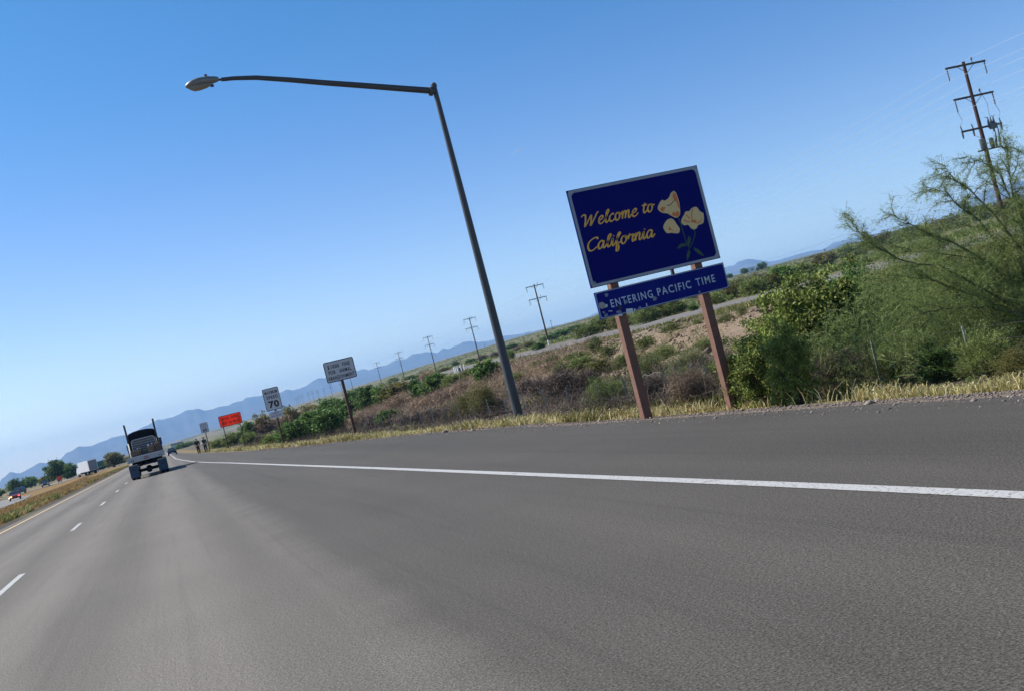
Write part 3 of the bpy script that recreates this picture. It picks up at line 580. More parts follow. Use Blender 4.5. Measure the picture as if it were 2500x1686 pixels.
SCRIPT = {
 'W': (2.15, [[(.0, 1.5), (.2, 1.85), (.5, 1.75), (.55, .9), (.5, .05), (.95, .8), (1.25, 1.55), (1.28, .8), (1.22, .03), (1.7, .9), (2.0, 1.8), (2.2, 1.95)]]),
 'e': (.82, [[(.05, .42), (.45, .58), (.62, .85), (.42, 1.0), (.16, .75), (.1, .3), (.3, .02), (.6, .1), (.88, .42)]]),
 'l': (.56, [[(0, .3), (.35, 1.1), (.52, 1.75), (.38, 1.95), (.22, 1.4), (.15, .4), (.25, .02), (.45, .12), (.65, .4)]]),
 'c': (.76, [[(.62, .82), (.45, 1.0), (.15, .7), (.1, .3), (.3, .02), (.58, .12), (.85, .42)]]),
 'o': (.86, [[(.5, .95), (.22, .92), (.06, .5), (.18, .06), (.45, .06), (.64, .5), (.5, .95), (.7, .8), (.95, .85)]]),
 'm': (1.32, [[(-.05, .6), (.13, .98), (.14, .5), (.12, .02)], [(.15, .45), (.38, .96), (.54, .9), (.54, .45), (.5, .02)], [(.55, .45), (.78, .96), (.95, .88), (.92, .25), (1.04, .02), (1.35, .42)]]),
 't': (.62, [[(.3, 1.5), (.16, .45), (.25, .02), (.48, .14), (.66, .42)], [(-.08, 1.0), (.25, 1.02), (.6, 1.05)]]),
 'C': (1.15, [[(1.1, 1.45), (1.08, 1.85), (.7, 1.85), (.22, 1.3), (.06, .6), (.25, .06), (.65, .03), (1.12, .42)]]),
 'a': (.92, [[(.6, .85), (.36, 1.0), (.08, .6), (.12, .08), (.36, .06), (.6, .6), (.66, .98)], [(.66, .98), (.61, .25), (.73, .02), (1.0, .4)]]),
 'i': (.48, [[(-.02, .4), (.18, .98), (.14, .25), (.26, .02), (.52, .4)], [(.24, 1.38), (.27, 1.46), (.31, 1.52)]]),
 'f': (.58, [[(-.02, .4), (.38, 1.2), (.52, 1.75), (.38, 1.9), (.22, 1.2), (.13, -.2), (.12, -.7), (.3, -.72), (.38, -.25), (.24, .08), (.62, .38)]]),
 'r': (.72, [[(-.02, .4), (.14, 1.05), (.26, .86), (.55, .92), (.46, .3), (.58, .02), (.8, .4)]]),
 'n': (.86, [[(-.05, .6), (.13, .98), (.14, .5), (.12, .02)], [(.15, .45), (.4, .96), (.57, .88), (.54, .25), (.66, .02), (.92, .42)]]),
 ' ': (.75, [])}
def script_text(name, body, x0, x1, z0, xh, y, mat, parent, w=.205, slant=.30):
    tot = sum(SCRIPT[c][0] for c in body); k = (x1 - x0 - slant * 1.0 * xh) / tot; mb = MB(); x = 0; kq = 0
    for c in body:
        adv, ss = SCRIPT[c]
        for s_ in ss: kq += 1; stroke(mb, [(px + x, pz) for px, pz in [(a_, b_ if b_ <= 1 else 1 + (b_ - 1) * .62) for a_, b_ in s_]], w, y - .0004 * kq, lambda u, v: (x0 + u * k + v * xh * slant, z0 + v * xh))
        x += adv
    return mb.build(name, mat, parent)

# ------------------------------------------------------------------ the big blue state sign on two timber posts
SB = M('sign_blue', (.0022, .0042, .125), .4, var=.05, scale=3, spec=.05)
SB2 = M('time_sign_blue', (.004, .010, .17), .4, var=.08, scale=4, spec=.06)
SEDGE = M('sign_border_silver', (.25, .29, .33), .5, var=.1)
TIMBER = M('redwood_post', (.165, .078, .052), .8, var=.22, scale=7, bump=.5, bscale=30)
GOLD = M('script_gold', (.78, .42, .05), .5, var=.12, scale=30); CREAM = M('poppy_cream', (.66, .48, .21), .5, var=.1, scale=20)
ORANGE = M('poppy_orange', (.62, .16, .02), .5, var=.12, scale=20); PINE = M('stem_green', (.004, .05, .022), .5, var=.15)
PALE = M('time_lettering', (.42, .52, .60), .5, var=.1, scale=20); BLACKP = M('print_black', (.012, .012, .016), .5, var=0)
ws = empty('welcome_sign', (7.9, 16.4, 0), 0, 'dark blue state welcome sign with gold script and poppies on two reddish timber posts', 'road sign')
def L(o, x=7.9, y=16.4, z=0): return o
def wx(x): return x - 7.9
def post_mb(x0, x1, zb, zt, y0, y1): return MB().box(wx(x0), wx(x1), y0, y1, zb, zt)
post_mb(7.861, 8.018, -.6, 4.02, 0, .16).build('post', TIMBER, ws, bevel=.006)
post_mb(9.60, 9.752, -.9, 4.02, 0, .16).build('post', TIMBER, ws, bevel=.006)
post_mb(9.108, 9.158, 1.9, 4.1, 0, .05).build('stiffener_bar', M('dark_red_steel', (.06, .02, .02), .6), ws)
pan = MB().box(wx(7.466), wx(10.135), -.038, -.004, 2.42, 4.182).build('welcome_panel', SB, ws)
Yp = -.041
MB().ring(rrect(wx(7.476), wx(10.125), 2.43, 4.172, .05, 6), rrect(wx(7.526), wx(10.075), 2.478, 4.124, .085, 6), Yp - .002, Yp + .002).build('border', SEDGE, pan)
script_text('lettering', 'Welcome', wx(7.56), wx(8.74), 3.495, .136, Yp - .002, GOLD, pan)
script_text('lettering', 'to', wx(8.80), wx(9.08), 3.52, .136, Yp - .002, GOLD, pan)
script_text('lettering', 'California', wx(7.565), wx(8.955), 3.065, .134, Yp - .002, GOLD, pan)
def patch(polys, y): 
    mb = MB()
    for pl in polys: mb.prism([(wx(a), b) for a, b in pl], y - .0015, y)
    return mb
def lines(ls, w, y):
    mb = MB()
    for l in ls: stroke(mb, l, w, y, lambda u, v: (wx(u), v))
    return mb
FL = FLOWERS
for key, oran, lns in (('p1', ['p1o1', 'p1o2', 'p1o3'], []), ('p2', ['p2c'], ['p2l1', 'p2l2', 'p2l3', 'p2l4']), ('p3', ['p3o'], [])):
    def soft(pl): return [(p.x, p.y) for p in smooth_path(pl + [pl[0]], 4)[:-1]]
    patch([soft(FL[key])], Yp - .002).build('poppy', CREAM, pan)
    for k in oran: patch([FL[k]], Yp - .005).build('poppy_shading', ORANGE, pan)
    for l in lns: lines([FL[l]], .022, Yp - .006).build('poppy_vein', ORANGE, pan)
lines([FL['p1line']], .016, Yp - .007).build('poppy_outline', BLACKP, pan)
for k in ('l1', 'l2', 'l3', 'l4'): patch([FL[k]], Yp - .003).build('poppy_leaf', PINE, pan)
for l in ('s1', 's2'): lines([FL[l]], .022, Yp - .004).build('poppy_stem', PINE, pan)
ring_d = [(wx(7.545) + .03 * math.cos(a), 2.50 + .03 * math.sin(a)) for a in np.linspace(0, 2 * math.pi, 12, endpoint=False)]
ring_i = [(wx(7.545) + .016 * math.cos(a), 2.50 + .016 * math.sin(a)) for a in np.linspace(0, 2 * math.pi, 12, endpoint=False)]
MB().ring(ring_d, ring_i, Yp - .006, Yp - .003).build('sticker', M('sticker_grey', (.20, .21, .25), .6), pan)
low = MB().box(wx(7.497), wx(10.166), -.034, -.004, 1.852, 2.330).build('time_panel', SB2, ws)
MB().ring(rrect(wx(7.503), wx(10.16), 1.858, 2.324, .03, 5), rrect(wx(7.52), wx(10.143), 1.874, 2.308, .04, 5), -.038, -.0345).build('border', M('thin_border', (.25, .31, .40), .5), low)
print_text('lettering', 'ENTERING', wx(7.755), wx(8.60), 2.008, 2.150, -.037, PALE, low, bold=.012, spacing=1.25)
print_text('lettering', 'PACIFIC', wx(8.70), wx(9.40), 2.012, 2.152, -.037, PALE, low, bold=.012, spacing=1.25)
print_text('lettering', 'TIME', wx(9.51), wx(9.915), 2.018, 2.155, -.037, PALE, low, bold=.012, spacing=1.25)
SC = {'tan': (.33, .31, .28), 'white': (.6, .65, .68), 'grey': (.17, .19, .27), 'black': (.01, .01, .015)}
for kc, pls in STICKERS.items():
    mk = M('sticker_' + kc, SC[kc], .6, var=.2, scale=40)
    for i, pl in enumerate(pls):
        patch([pl], -.040 - .0006 * i).build('sticker', mk, low)

# ------------------------------------------------------------------ smaller signs down the verge
STEEL = M('galvanised_steel', (.30, .31, .33), .45, .6, var=.12, scale=12); RUST = M('rusty_post', (.085, .045, .03), .85, var=.3, scale=10, bump=.3)
SIGNW = M('sign_white', (.54, .54, .56), .45, var=.07, scale=3, spec=.4); SIGNO = M('sign_orange', (1.0, .07, .008), .5, var=0)
SIGNG = M('sign_green', (.004, .11, .06), .45, var=.06); SIGNO.node_tree.nodes['Principled BSDF'].inputs['Base Color'].default_value = (1, .10, .012, 1)
tr_ = SIGNO.node_tree.nodes.new('ShaderNodeBsdfTranslucent'); tr_.inputs[0].default_value = (1, .12, .012, 1); mx_ = SIGNO.node_tree.nodes.new('ShaderNodeMixShader'); mx_.inputs[0].default_value = .45   # translucency added to the rigid panel so its shaded face glows
SIGNO.node_tree.links.new(SIGNO.node_tree.nodes['Principled BSDF'].outputs[0], mx_.inputs[1]); SIGNO.node_tree.links.new(tr_.outputs[0], mx_.inputs[2]); SIGNO.node_tree.links.new(mx_.outputs[0], SIGNO.node_tree.nodes['Material Output'].inputs[0])
BACK = M('sign_back', (.32, .33, .34), .5, .5)
def panel(root, name, x0, x1, z0, z1, r, face, edge_mat, inset=.02, wid=.03, y=0):
    p = MB().prism(rrect(x0, x1, z0, z1, r), y - .012, y).build(name, face, root)
    if edge_mat is not None:
        MB().ring(rrect(x0 + inset, x1 - inset, z0 + inset, z1 - inset, max(.01, r - inset)), rrect(x0 + inset + wid, x1 - inset - wid, z0 + inset + wid, z1 - inset - wid, max(.01, r - inset - wid)), y - .016, y - .0125).build('border', edge_mat, p)
    return p
# animal abandonment fine
s = empty('warning_sign', (9.35, 53.8, 0), 0, 'white rectangular sign reading $1000 fine for animal abandonment on a rusty post', 'road sign')
zz = height(9.35, 53.8)
MB().box(-.075, .075, .0, .12, zz - .3, 3.4).build('post', RUST, s, bevel=.01)
p = panel(s, 'sign_panel', -.79, .82, 2.76, 3.845, .09, SIGNW, BLACKP, 0, .045, y=-.005)
print_text('lettering', '$', -.60, -.50, 3.43, 3.68, -.02, BLACKP, p, bold=.03)
print_text('lettering', '1000', -.42, .02, 3.46, 3.66, -.02, BLACKP, p, bold=.03, spacing=1.15)
print_text('lettering', 'FINE', .20, .60, 3.46, 3.66, -.02, BLACKP, p, bold=.03, spacing=1.15)
print_text('lettering', 'FOR', -.60, -.22, 3.17, 3.37, -.02, BLACKP, p, bold=.03, spacing=1.15)
print_text('lettering', 'ANIMAL', -.04, .62, 3.17, 3.37, -.02, BLACKP, p, bold=.03, spacing=1.15)
print_text('lettering', 'ABANDONMENT', -.70, .72, 2.87, 3.07, -.02, BLACKP, p, bold=.03, spacing=1.12)
# maximum speed
s = empty('speed_sign', (7.14, 67.98, 0), 0, 'white maximum speed 70 sign with small plate below on a thin rusty post', 'road sign')
zz = height(7.14, 68)
MB().box(-.06, .06, .0, .1, zz - .3, 3.3).build('post', RUST, s, bevel=.01)
p = panel(s, 'sign_panel', -.56, .49, 2.25, 3.71, .1, SIGNW, BLACKP, 0, .035, y=-.005)
print_text('lettering', 'MAXIMUM', -.43, .38, 3.33, 3.53, -.02, BLACKP, p, bold=.02, spacing=1.1)
print_text('lettering', 'SPEED', -.38, .36, 3.00, 3.22, -.02, BLACKP, p, bold=.025, spacing=1.15)
print_text('lettering', '70', -.34, .33, 2.42, 2.88, -.02, BLACKP, p, bold=.045, spacing=1.1)
p = panel(s, 'small_plate', -.44, .40, 1.75, 2.17, .04, SIGNW, None, y=-.005)
print_text('lettering', 'RADAR', -.20, .17, 2.00, 2.11, -.02, M('faded_print', (.25, .25, .29), .6), p, bold=.02)
print_text('lettering', 'ENFORCED', -.34, .30, 1.82, 1.93, -.02, bpy.data.materials['faded_print'], p, bold=.02)
# orange work sign
s = empty('construction_sign', (6.57, 105, 0), 0, 'bright orange road work sign on two thin dark posts beside the shoulder', 'road sign')
for px in (-.82, .80):
    zz = height(6.57 + px, 105); MB().box(px - .04, px + .04, .0, .08, zz - .3, 3.2).build('post', RUST, s)
p = panel(s, 'sign_panel', -1.09, 1.08, 2.21, 3.33, .06, SIGNO, M('orange_border', (.10, .015, .02), .6), .0, .055, y=-.005)
ORP = M('print_dark_red', (.30, .01, .006), .6)
print_text('lettering', 'ROAD', -.80, -.08, 2.88, 3.12, -.02, ORP, p, bold=.03)
print_text('lettering', 'WORK', .08, .78, 2.88, 3.12, -.02, ORP, p, bold=.03)
print_text('lettering', 'NEXT', -.86, -.30, 2.44, 2.68, -.02, ORP, p, bold=.03)
print_text('lettering', '20', -.18, .08, 2.44, 2.68, -.02, ORP, p, bold=.03)
print_text('lettering', 'MILES', .20, .84, 2.44, 2.68, -.02, ORP, p, bold=.03)
# far grey speed sign
s = empty('speed_sign', (4.95, 130, 0), 0, 'far grey speed sign reading 65 just above the two walkers', 'road sign')
zz = height(4.95, 130)
MB().box(-.05, .05, .0, .09, zz - .3, 3.3).build('post', RUST, s)
p = panel(s, 'sign_panel', -.46, .46, 2.27, 3.50, .06, SIGNW, BLACKP, .02, .03, y=-.005)
print_text('lettering', 'SPEED', -.30, .30, 3.18, 3.34, -.02, bpy.data.materials['faded_print'], p, bold=.02)
print_text('lettering', 'LIMIT', -.28, .28, 2.93, 3.08, -.02, bpy.data.materials['faded_print'], p, bold=.02)
print_text('lettering', '65', -.24, .26, 2.42, 2.80, -.02, BLACKP, p, bold=.03)
# green guide sign and orange board across the median
def two_post(name, loc, w, h, z0, face, label, az=0):
    s = empty(name, loc, rad(az), label, 'road sign')
    for px in (-w * .3, w * .3): MB().box(px - .07, px + .07, .0, .14, -.4, z0 + h * .9).build('post', RUST, s)
    return s, panel(s, 'sign_panel', -w / 2, w / 2, z0, z0 + h, .08, face, SIGNW if face is SIGNG else None, .06, .05, y=-.005)
two_post('guide_sign', (-18.6, 326, 0), 2.5, 1.75, 1.2, SIGNG, 'green guide sign across the median in front of the pale tree')
two_post('construction_sign', (-26.9, 292, -.1), 1.25, 1.1, .55, M('faded_orange', (.75, .06, .012), .6), 'small orange board in front of the big round tree left of the truck')

# ------------------------------------------------------------------ street lamp
LAMP = M('lamp_pole_steel', (.055, .060, .067), .55, .2, var=.18, scale=2.5, bump=.15, bscale=60); HEADM = M('lamp_head_grey', (.17, .18, .175), .45, .3, var=.1)
lp = empty('street_lamp', (9.157, 26.82, 0), 0, 'tall grey steel lamp post with one long arm reaching over the road', 'street lamp')
zz = height(9.157, 26.82)
MB().tube([(0, 0, zz - .2), (-.005, 0, 3.2), (-.015, 0, 6.4), (-.03, 0, 9.42)], [.135, .113, .092, .068], 16).build('pole', LAMP, lp, smooth=True)
MB().tube([(-.03, 0, 9.42), (-.03, 0, 9.50), (-.03, 0, 9.545)], [.085, .085, .045], 16).build('pole_cap', LAMP, lp, smooth=True)
MB().box(-.19, .19, -.19, .19, zz - .1, zz + .03).build('base_plate', LAMP, lp, bevel=.01)
for bx, by in ((-.15, -.15), (.15, -.15), (.15, .15), (-.15, .15)): MB().cyl((bx, by, zz + .03), (bx, by, zz + .1), .018, n=6).build('anchor_bolt', STEEL, lp)
MB().box(-.09, .09, -.135, -.115, zz + .35, zz + .65).build('hand_hole_cover', LAMP, lp, bevel=.005)
MB().tube([(-.03, 0, 9.31), (-1.0, 0, 9.53), (-2.0, 0, 9.76), (-3.02, 0, 9.99), (-3.9, 0, 10.20), (-4.75, 0, 10.385), (-5.3, 0, 10.45), (-5.64, 0, 10.465)], [.09, .085, .08, .075, .069, .062, .055, .052], 14).build('arm', LAMP, lp, smooth=True)
MB().tube([(-.10, 0, 9.30), (-.20, 0, 9.335)], [.125, .125], 14).build('arm_flange', LAMP, lp)
MB().cyl((-5.62, 0, 10.46), (-5.76, 0, 10.475), .03, n=10).build('tenon', LAMP, lp)
def spindle(rows, name, mat, parent, n=14, flat=1):
    """rows: x, half width (y), z top, z bottom"""
    vs = []; fs = []
    for (x, w, zt, zb) in rows:
        zc = (zt + zb) / 2; hz = (zt - zb) / 2
        for k in range(n):
            a = 2 * math.pi * k / n; vs.append((x, w * math.cos(a), zc + hz * math.sin(a)))
    for i in range(len(rows) - 1):
        for k in range(n): fs.append((i * n + k, i * n + (k + 1) % n, (i + 1) * n + (k + 1) % n, (i + 1) * n + k))
    fs += [tuple(range(n)), tuple((len(rows) - 1) * n + k for k in range(n))]
    return MB().add(vs, fs).build(name, mat, parent, smooth=True)
hd = spindle([(-5.70, .05, 10.54, 10.44), (-5.78, .09, 10.57, 10.41), (-6.0, .13, 10.60, 10.37), (-6.2, .165, 10.595, 10.35), (-6.38, .16, 10.555, 10.335), (-6.5, .11, 10.50, 10.345), (-6.56, .03, 10.445, 10.385)], 'lamp_head', HEADM, lp)
spindle([(-5.92, .06, 10.42, 10.345), (-6.05, .12, 10.42, 10.30), (-6.22, .145, 10.42, 10.265), (-6.36, .13, 10.42, 10.26), (-6.48, .06, 10.42, 10.32)], 'lens', M('lamp_glass', (.20, .19, .16), .25, var=.05, spec=.6), hd)
MB().cyl((-6.0, 0, 10.57), (-6.0, 0, 10.65), .04, n=10).build('photocell', LAMP, hd)
MB().box(-5.94, -5.86, -.03, .03, 10.31, 10.37).build('latch', LAMP, hd)

# ------------------------------------------------------------------ wire fence along the right of way
FPOST = M('fence_post_steel', (.30, .31, .27), .6, .2, var=.3, scale=14); FW = M('fence_wire_steel', (.09, .08, .075), .7, .2, var=.1)
fe = empty('wire_fence', (11.9, 0, 0), 0, 'old wire fence of thin steel posts running along the foot of the dirt bank', 'fence')
fy = [10.6, 12.9, 15.13, 18.1, 21.17, 23.23, 25.5, 27.58, 29.73, 31.82, 33.96, 35.99, 38.2, 40.4, 42.6, 44.69, 47, 49.4, 51.8, 54.2, 56.6, 59, 61.4, 63.8, 66.2]
tops = []
for y in fy:
    zz = height(11.9, y); h = .88 + random.uniform(-.04, .05); lx, ly = random.uniform(-.05, .05), random.uniform(-.04, .04)
    mb = MB(); q = .021
    mb.add([(-q, y - q * .6, zz - .3), (q, y - q * .6, zz - .3), (0, y + q * 1.4, zz - .3), (lx - q, y + ly - q * .6, zz + h), (lx + q, y + ly - q * .6, zz + h), (lx, y + ly + q * 1.4, zz + h)], [(0, 2, 1), (3, 4, 5), (0, 1, 4, 3), (1, 2, 5, 4), (2, 0, 3, 5)])
    mb.build('fence_post', FPOST, fe); tops.append((lx, ly, zz, h, y))
for fr in (.93, .68, .43, .2):
    pts = []
    for (lx, ly, zz, h, y) in tops: pts += [(lx * fr, y + ly * fr, zz + h * fr), (lx * fr * .5, y + 1.1, zz + h * fr - .03)]
    MB().tube(pts[:-1], .0022, 4).build('fence_wire', FW, fe)
y0 = 21.17; zz = height(11.9, y0) + .86                        # sprung loops of slack wire at one post
WH = M('slack_wire', (.34, .32, .30), .6, .2, var=.1)
MB().tube([(0, y0, zz - .02), (-.10, y0 + .06, zz + .09), (-.20, y0 + .1, zz + .10), (-.30, y0 + .14, zz + .0), (-.34, y0 + .16, zz - .1), (-.30, y0 + .14, zz - .04), (-.40, y0 + .18, zz - .07), (-.52, y0 + .2, zz - .05), (-.56, y0 + .22, zz + .06), (-.60, y0 + .24, zz + .14)], .0055, 6).build('slack_wire', WH, fe, smooth=True)
MB().tube([(0, y0, zz - .05), (.07, y0 - .05, zz - .12), (.02, y0 + .05, zz - .2), (-.05, y0 - .02, zz - .14), (.03, y0, zz - .06)], .007, 6).build('slack_wire', WH, fe, smooth=True)
y0 = 23.23; zz = height(11.9, y0) + .86
MB().tube([(0, y0, zz - .02), (-.1, y0 + .15, zz + .03), (-.2, y0 + .3, zz - .02), (-.28, y0 + .4, zz + .03), (-.36, y0 + .5, zz - .05)], .005, 6).build('slack_wire', WH, fe, smooth=True)
# ------------------------------------------------------------------ plants
LEAF = {
 'dense': leaf_mat('olive_green_leaves', [(0, (.06, .09, .016)), (.45, (.18, .235, .045)), (.8, (.29, .345, .08)), (1, (.37, .35, .13))], trans=.35, patchy=True),
 'dark': leaf_mat('dark_green_leaves', [(0, (.035, .075, .016)), (.5, (.09, .165, .036)), (.85, (.155, .24, .065)), (1, (.19, .26, .08))], trans=.35, patchy=True),
 'wispy': leaf_mat('grey_green_leaves', [(0, (.065, .095, .026)), (.5, (.16, .21, .058)), (.85, (.25, .29, .095)), (1, (.30, .29, .14))], trans=.4, patchy=True),
 'olive': leaf_mat('yellow_olive_leaves', [(0, (.06, .06, .018)), (.5, (.13, .13, .035)), (.85, (.20, .19, .06)), (1, (.28, .20, .09))], trans=.45),
 'weed': leaf_mat('weed_leaves', [(0, (.05, .08, .02)), (.5, (.12, .15, .045)), (.85, (.20, .22, .08)), (1, (.32, .29, .13))], trans=.35),
 'dry': leaf_mat('dry_twigs', [(0, (.10, .065, .05)), (.4, (.24, .165, .11)), (.8, (.36, .26, .17)), (1, (.48, .35, .24))], trans=.2),
 'bramble': leaf_mat('bramble_twigs', [(0, (.03, .02, .018)), (.5, (.085, .06, .05)), (.85, (.16, .115, .09)), (1, (.26, .20, .14))], trans=.1)}
BARK = M('shrub_bark', (.11, .075, .05), .9, var=.3, scale=8)
def rand_dirs(n, up=.0):
    d = RNG.normal(size=(n, 3)); d[:, 2] += up; return d / np.linalg.norm(d, axis=1, keepdims=True)
def leaves(C, length, width, dirs=None, jit=.5):
    """a folded lozenge (two triangles sharing a spine -> one quad) at each centre"""
    n = len(C); d = rand_dirs(n, .35) if dirs is None else dirs
    s = np.cross(d, rand_dirs(n)); s /= np.linalg.norm(s, axis=1, keepdims=True) + 1e-9
    l = length * (1 + jit * (RNG.random(n)[:, None] - .5)); w = width * (1 + jit * (RNG.random(n)[:, None] - .5))
    V = np.stack([C - d * l / 2, C + s * w / 2, C + d * l / 2, C - s * w / 2], 1).reshape(-1, 3)
    F = np.arange(4 * n).reshape(n, 4); return V, F
def twigs(P0, P1, sag, width, seg=3):
    """thin ribbons from P0 to P1"""
    n = len(P0); t = np.linspace(0, 1, seg + 1)[None, :, None]; B = P0[:, None] * (1 - t) + P1[:, None] * t
    B = B + (sag[:, None] * (4 * t * (1 - t)))
    s = np.cross(P1 - P0, rand_dirs(n)); s /= np.linalg.norm(s, axis=1, keepdims=True) + 1e-9
    wv = width * np.linspace(1, .35, seg + 1)[None, :, None]
    V = np.stack([B - s[:, None] * wv / 2, B + s[:, None] * wv / 2], 2).reshape(-1, 3)
    base = np.arange(n)[:, None, None] * (2 * (seg + 1)); k = np.arange(seg)[None, :, None] * 2
    F = (base + k + np.array([0, 1, 3, 2])[None, None]).reshape(-1, 4); return V, F
def merge(*vf):
    V = []; F = []; b = 0
    for v, f in vf: V.append(v); F.append(f + b); b += len(v)
    return np.concatenate(V), np.concatenate(F)
def lumps(n, kind):
    """clump centres inside an uneven dome one unit wide and high, more of them near its skin"""
    ph = RNG.random(6) * 6.28; out = []
    while len(out) < n:
        d = rand_dirs(1, .3)[0]
        if d[2] < -.75: continue
        az = math.atan2(d[1], d[0])
        R = .5 * (1 + .22 * math.sin(2 * az + ph[0]) + .16 * math.sin(3 * az + ph[1]) + .14 * math.sin(5 * d[2] * 3 + ph[2]) + .1 * math.sin(7 * az + ph[3]))
        r = R * (RNG.random() ** .33) * .92
        out.append((d[0] * r, d[1] * r, max(.02, .40 + d[2] * r * 1.2 if kind != 'tree' else .5 + d[2] * r)))
    return np.array(out)
def proto(kind, lod, seed):
    """shared meshes for one plant: (stems, foliage)"""
    near = lod == 0
    if kind in ('dry', 'bramble'):
        n = 2600 if near else 700; w = .008 if near else .02
        c = lumps(n, kind); q = c * np.array([1, 1, .95]); d = rand_dirs(n, .25) * (.10 + .16 * RNG.random((n, 1)))
        v, f = twigs(q - d * .5, q + d, rand_dirs(n) * .03, w, 2 if not near else 3)
        base = np.zeros((90, 3)); base[:, :2] = RNG.normal(size=(90, 2)) * .09; tip = lumps(90, kind)
        v2, f2 = twigs(base, tip, rand_dirs(90) * .08, w * 1.6, 3)
        vf = [(v, f), (v2, f2)]
        if kind == 'bramble' or seed % 2: vf.append(leaves(lumps(500 if near else 160, kind), .03 if near else .06, .012 if near else .03))
        V, F = merge(*vf); V[:, 2] = np.maximum(V[:, 2], 0); return None, np_mesh('twigs', V, F)
    nc = {'dense': 230, 'dark': 170, 'wispy': 190, 'olive': 160, 'weed': 80, 'tree': 150}[kind]; C = lumps(nc, kind)
    per = {'dense': 105, 'dark': 75, 'wispy': 60, 'olive': 55, 'weed': 70, 'tree': 40}[kind] if near else 20
    rc = {'dense': .044, 'dark': .050, 'wispy': .07, 'olive': .065, 'weed': .09, 'tree': .07}[kind]
    ln = ({'dense': .036, 'dark': .038, 'wispy': .060, 'olive': .042, 'weed': .065}.get(kind, .03)) * (1 if near else 2.1)
    wd = ({'dense': .020, 'dark': .021, 'wispy': .010, 'olive': .016, 'weed': .013}.get(kind, .02)) * (1 if near else 2.6)
    P = np.repeat(C, per, 0) + RNG.normal(size=(nc * per, 3)) * rc * np.array([1, 1, .8])
    P[:, 2] = np.maximum(P[:, 2], .01)
    dirs = None
    if kind in ('wispy', 'weed'):
        o = P - np.array([0, 0, .1]); o /= np.linalg.norm(o, axis=1, keepdims=True) + 1e-9; dirs = o + .75 * rand_dirs(len(P), .3); dirs /= np.linalg.norm(dirs, axis=1, keepdims=True)
    V, F = leaves(P, ln, wd, dirs)
    k = 26 if near else 10; mb = MB()
    for i in range(k):
        c = C[RNG.integers(nc)]; b = RNG.normal(size=2) * .05
        mb.tube([(b[0], b[1], -.06), tuple(c * np.array([.45, .45, .5])), tuple(c)], [.013, .009, .004], 5 if near else 3)
    me = bpy.data.meshes.new('stems'); me.from_pydata(mb.v, [], mb.f)
    return me, np_mesh('foliage', V, F)
PROTO = {}
def plant(kind, x, y, w, h, label=None, group=None, name=None, cat=None, z=None):
    D = math.hypot(x, y); lod = 0 if D < 48 else 1; nv = 3; key = (kind, lod, random.randrange(nv))
    if key not in PROTO:
        st, fo = proto(*key); fo.materials.append(LEAF[kind])
        if st: st.materials.append(BARK)
        PROTO[key] = (st, fo)
    st, fo = PROTO[key]; rz = random.uniform(0, 6.28); z = height(x, y) if z is None else z
    k = 1.12 if kind in ('dense', 'dark', 'wispy', 'olive') else 1.0
    nm, ct = {'dry': ('dry_bush', 'dry bush'), 'bramble': ('dry_bush', 'dry bush'), 'weed': ('weed_plant', 'weed')}.get(kind, ('shrub', 'shrub'))
    if st is None:
        o = link(nm, fo, None); o.location = (x, y, z - .03); o.rotation_euler = (0, 0, rz); o.scale = (w * 1.05, w * 1.05, h * .92)
        return tag(o, label, ct, group)
    root = empty(name or nm, (x, y, z - .02), rz, label, cat or ct, group)
    for me in (st, fo):
        o = link(me.name.split('.')[0], me, None, root); o.scale = (w * k, w * k, h * .90)
    return root
for (x, y, w, h, kind, lab) in SHRUBS: plant(kind, x, y, w, h, lab, 'roadside bushes and weeds')
for (x, y, w, h, kind, lab) in FAR_SHRUBS:
    plant(kind, x, y, w, h, lab or 'grey green desert shrub in the wide belt beyond the frontage road', 'bushes beyond the frontage road')

# feathery thorn tree at the right edge: drooping limbs with hair-thin green twigs
TW = leaf_mat('feather_twigs', [(0, (.055, .08, .022)), (.5, (.135, .18, .052)), (.85, (.24, .30, .10)), (1, (.37, .38, .17))], trans=.45)
tb = Vector(TREE_BASE); tr = empty('thorn_tree', TREE_BASE, 0, 'large feathery green thorn tree with long bare tipped limbs at the right edge', 'tree')
fork = Vector(LIMBS[0][0]) - tb
barkg = M('green_bark', (.10, .115, .05), .85, var=.3, scale=9)
MB().tube([(0, 0, -.25), fork * .5 + Vector((.06, .03, 0)), fork], [.12, .10, .085], 8).build('trunk', barkg, tr, smooth=True)
MBR = MB(); tw0, tw1, sg = [], [], []
def twigset(p, ax, l):
    d = (ax * .7 + Vector(rand_dirs(1, .05)[0]) * .8).normalized(); tw0.append(p); tw1.append(p + d * l + Vector((0, 0, -.2 * l))); sg.append((0, 0, .10 * l))
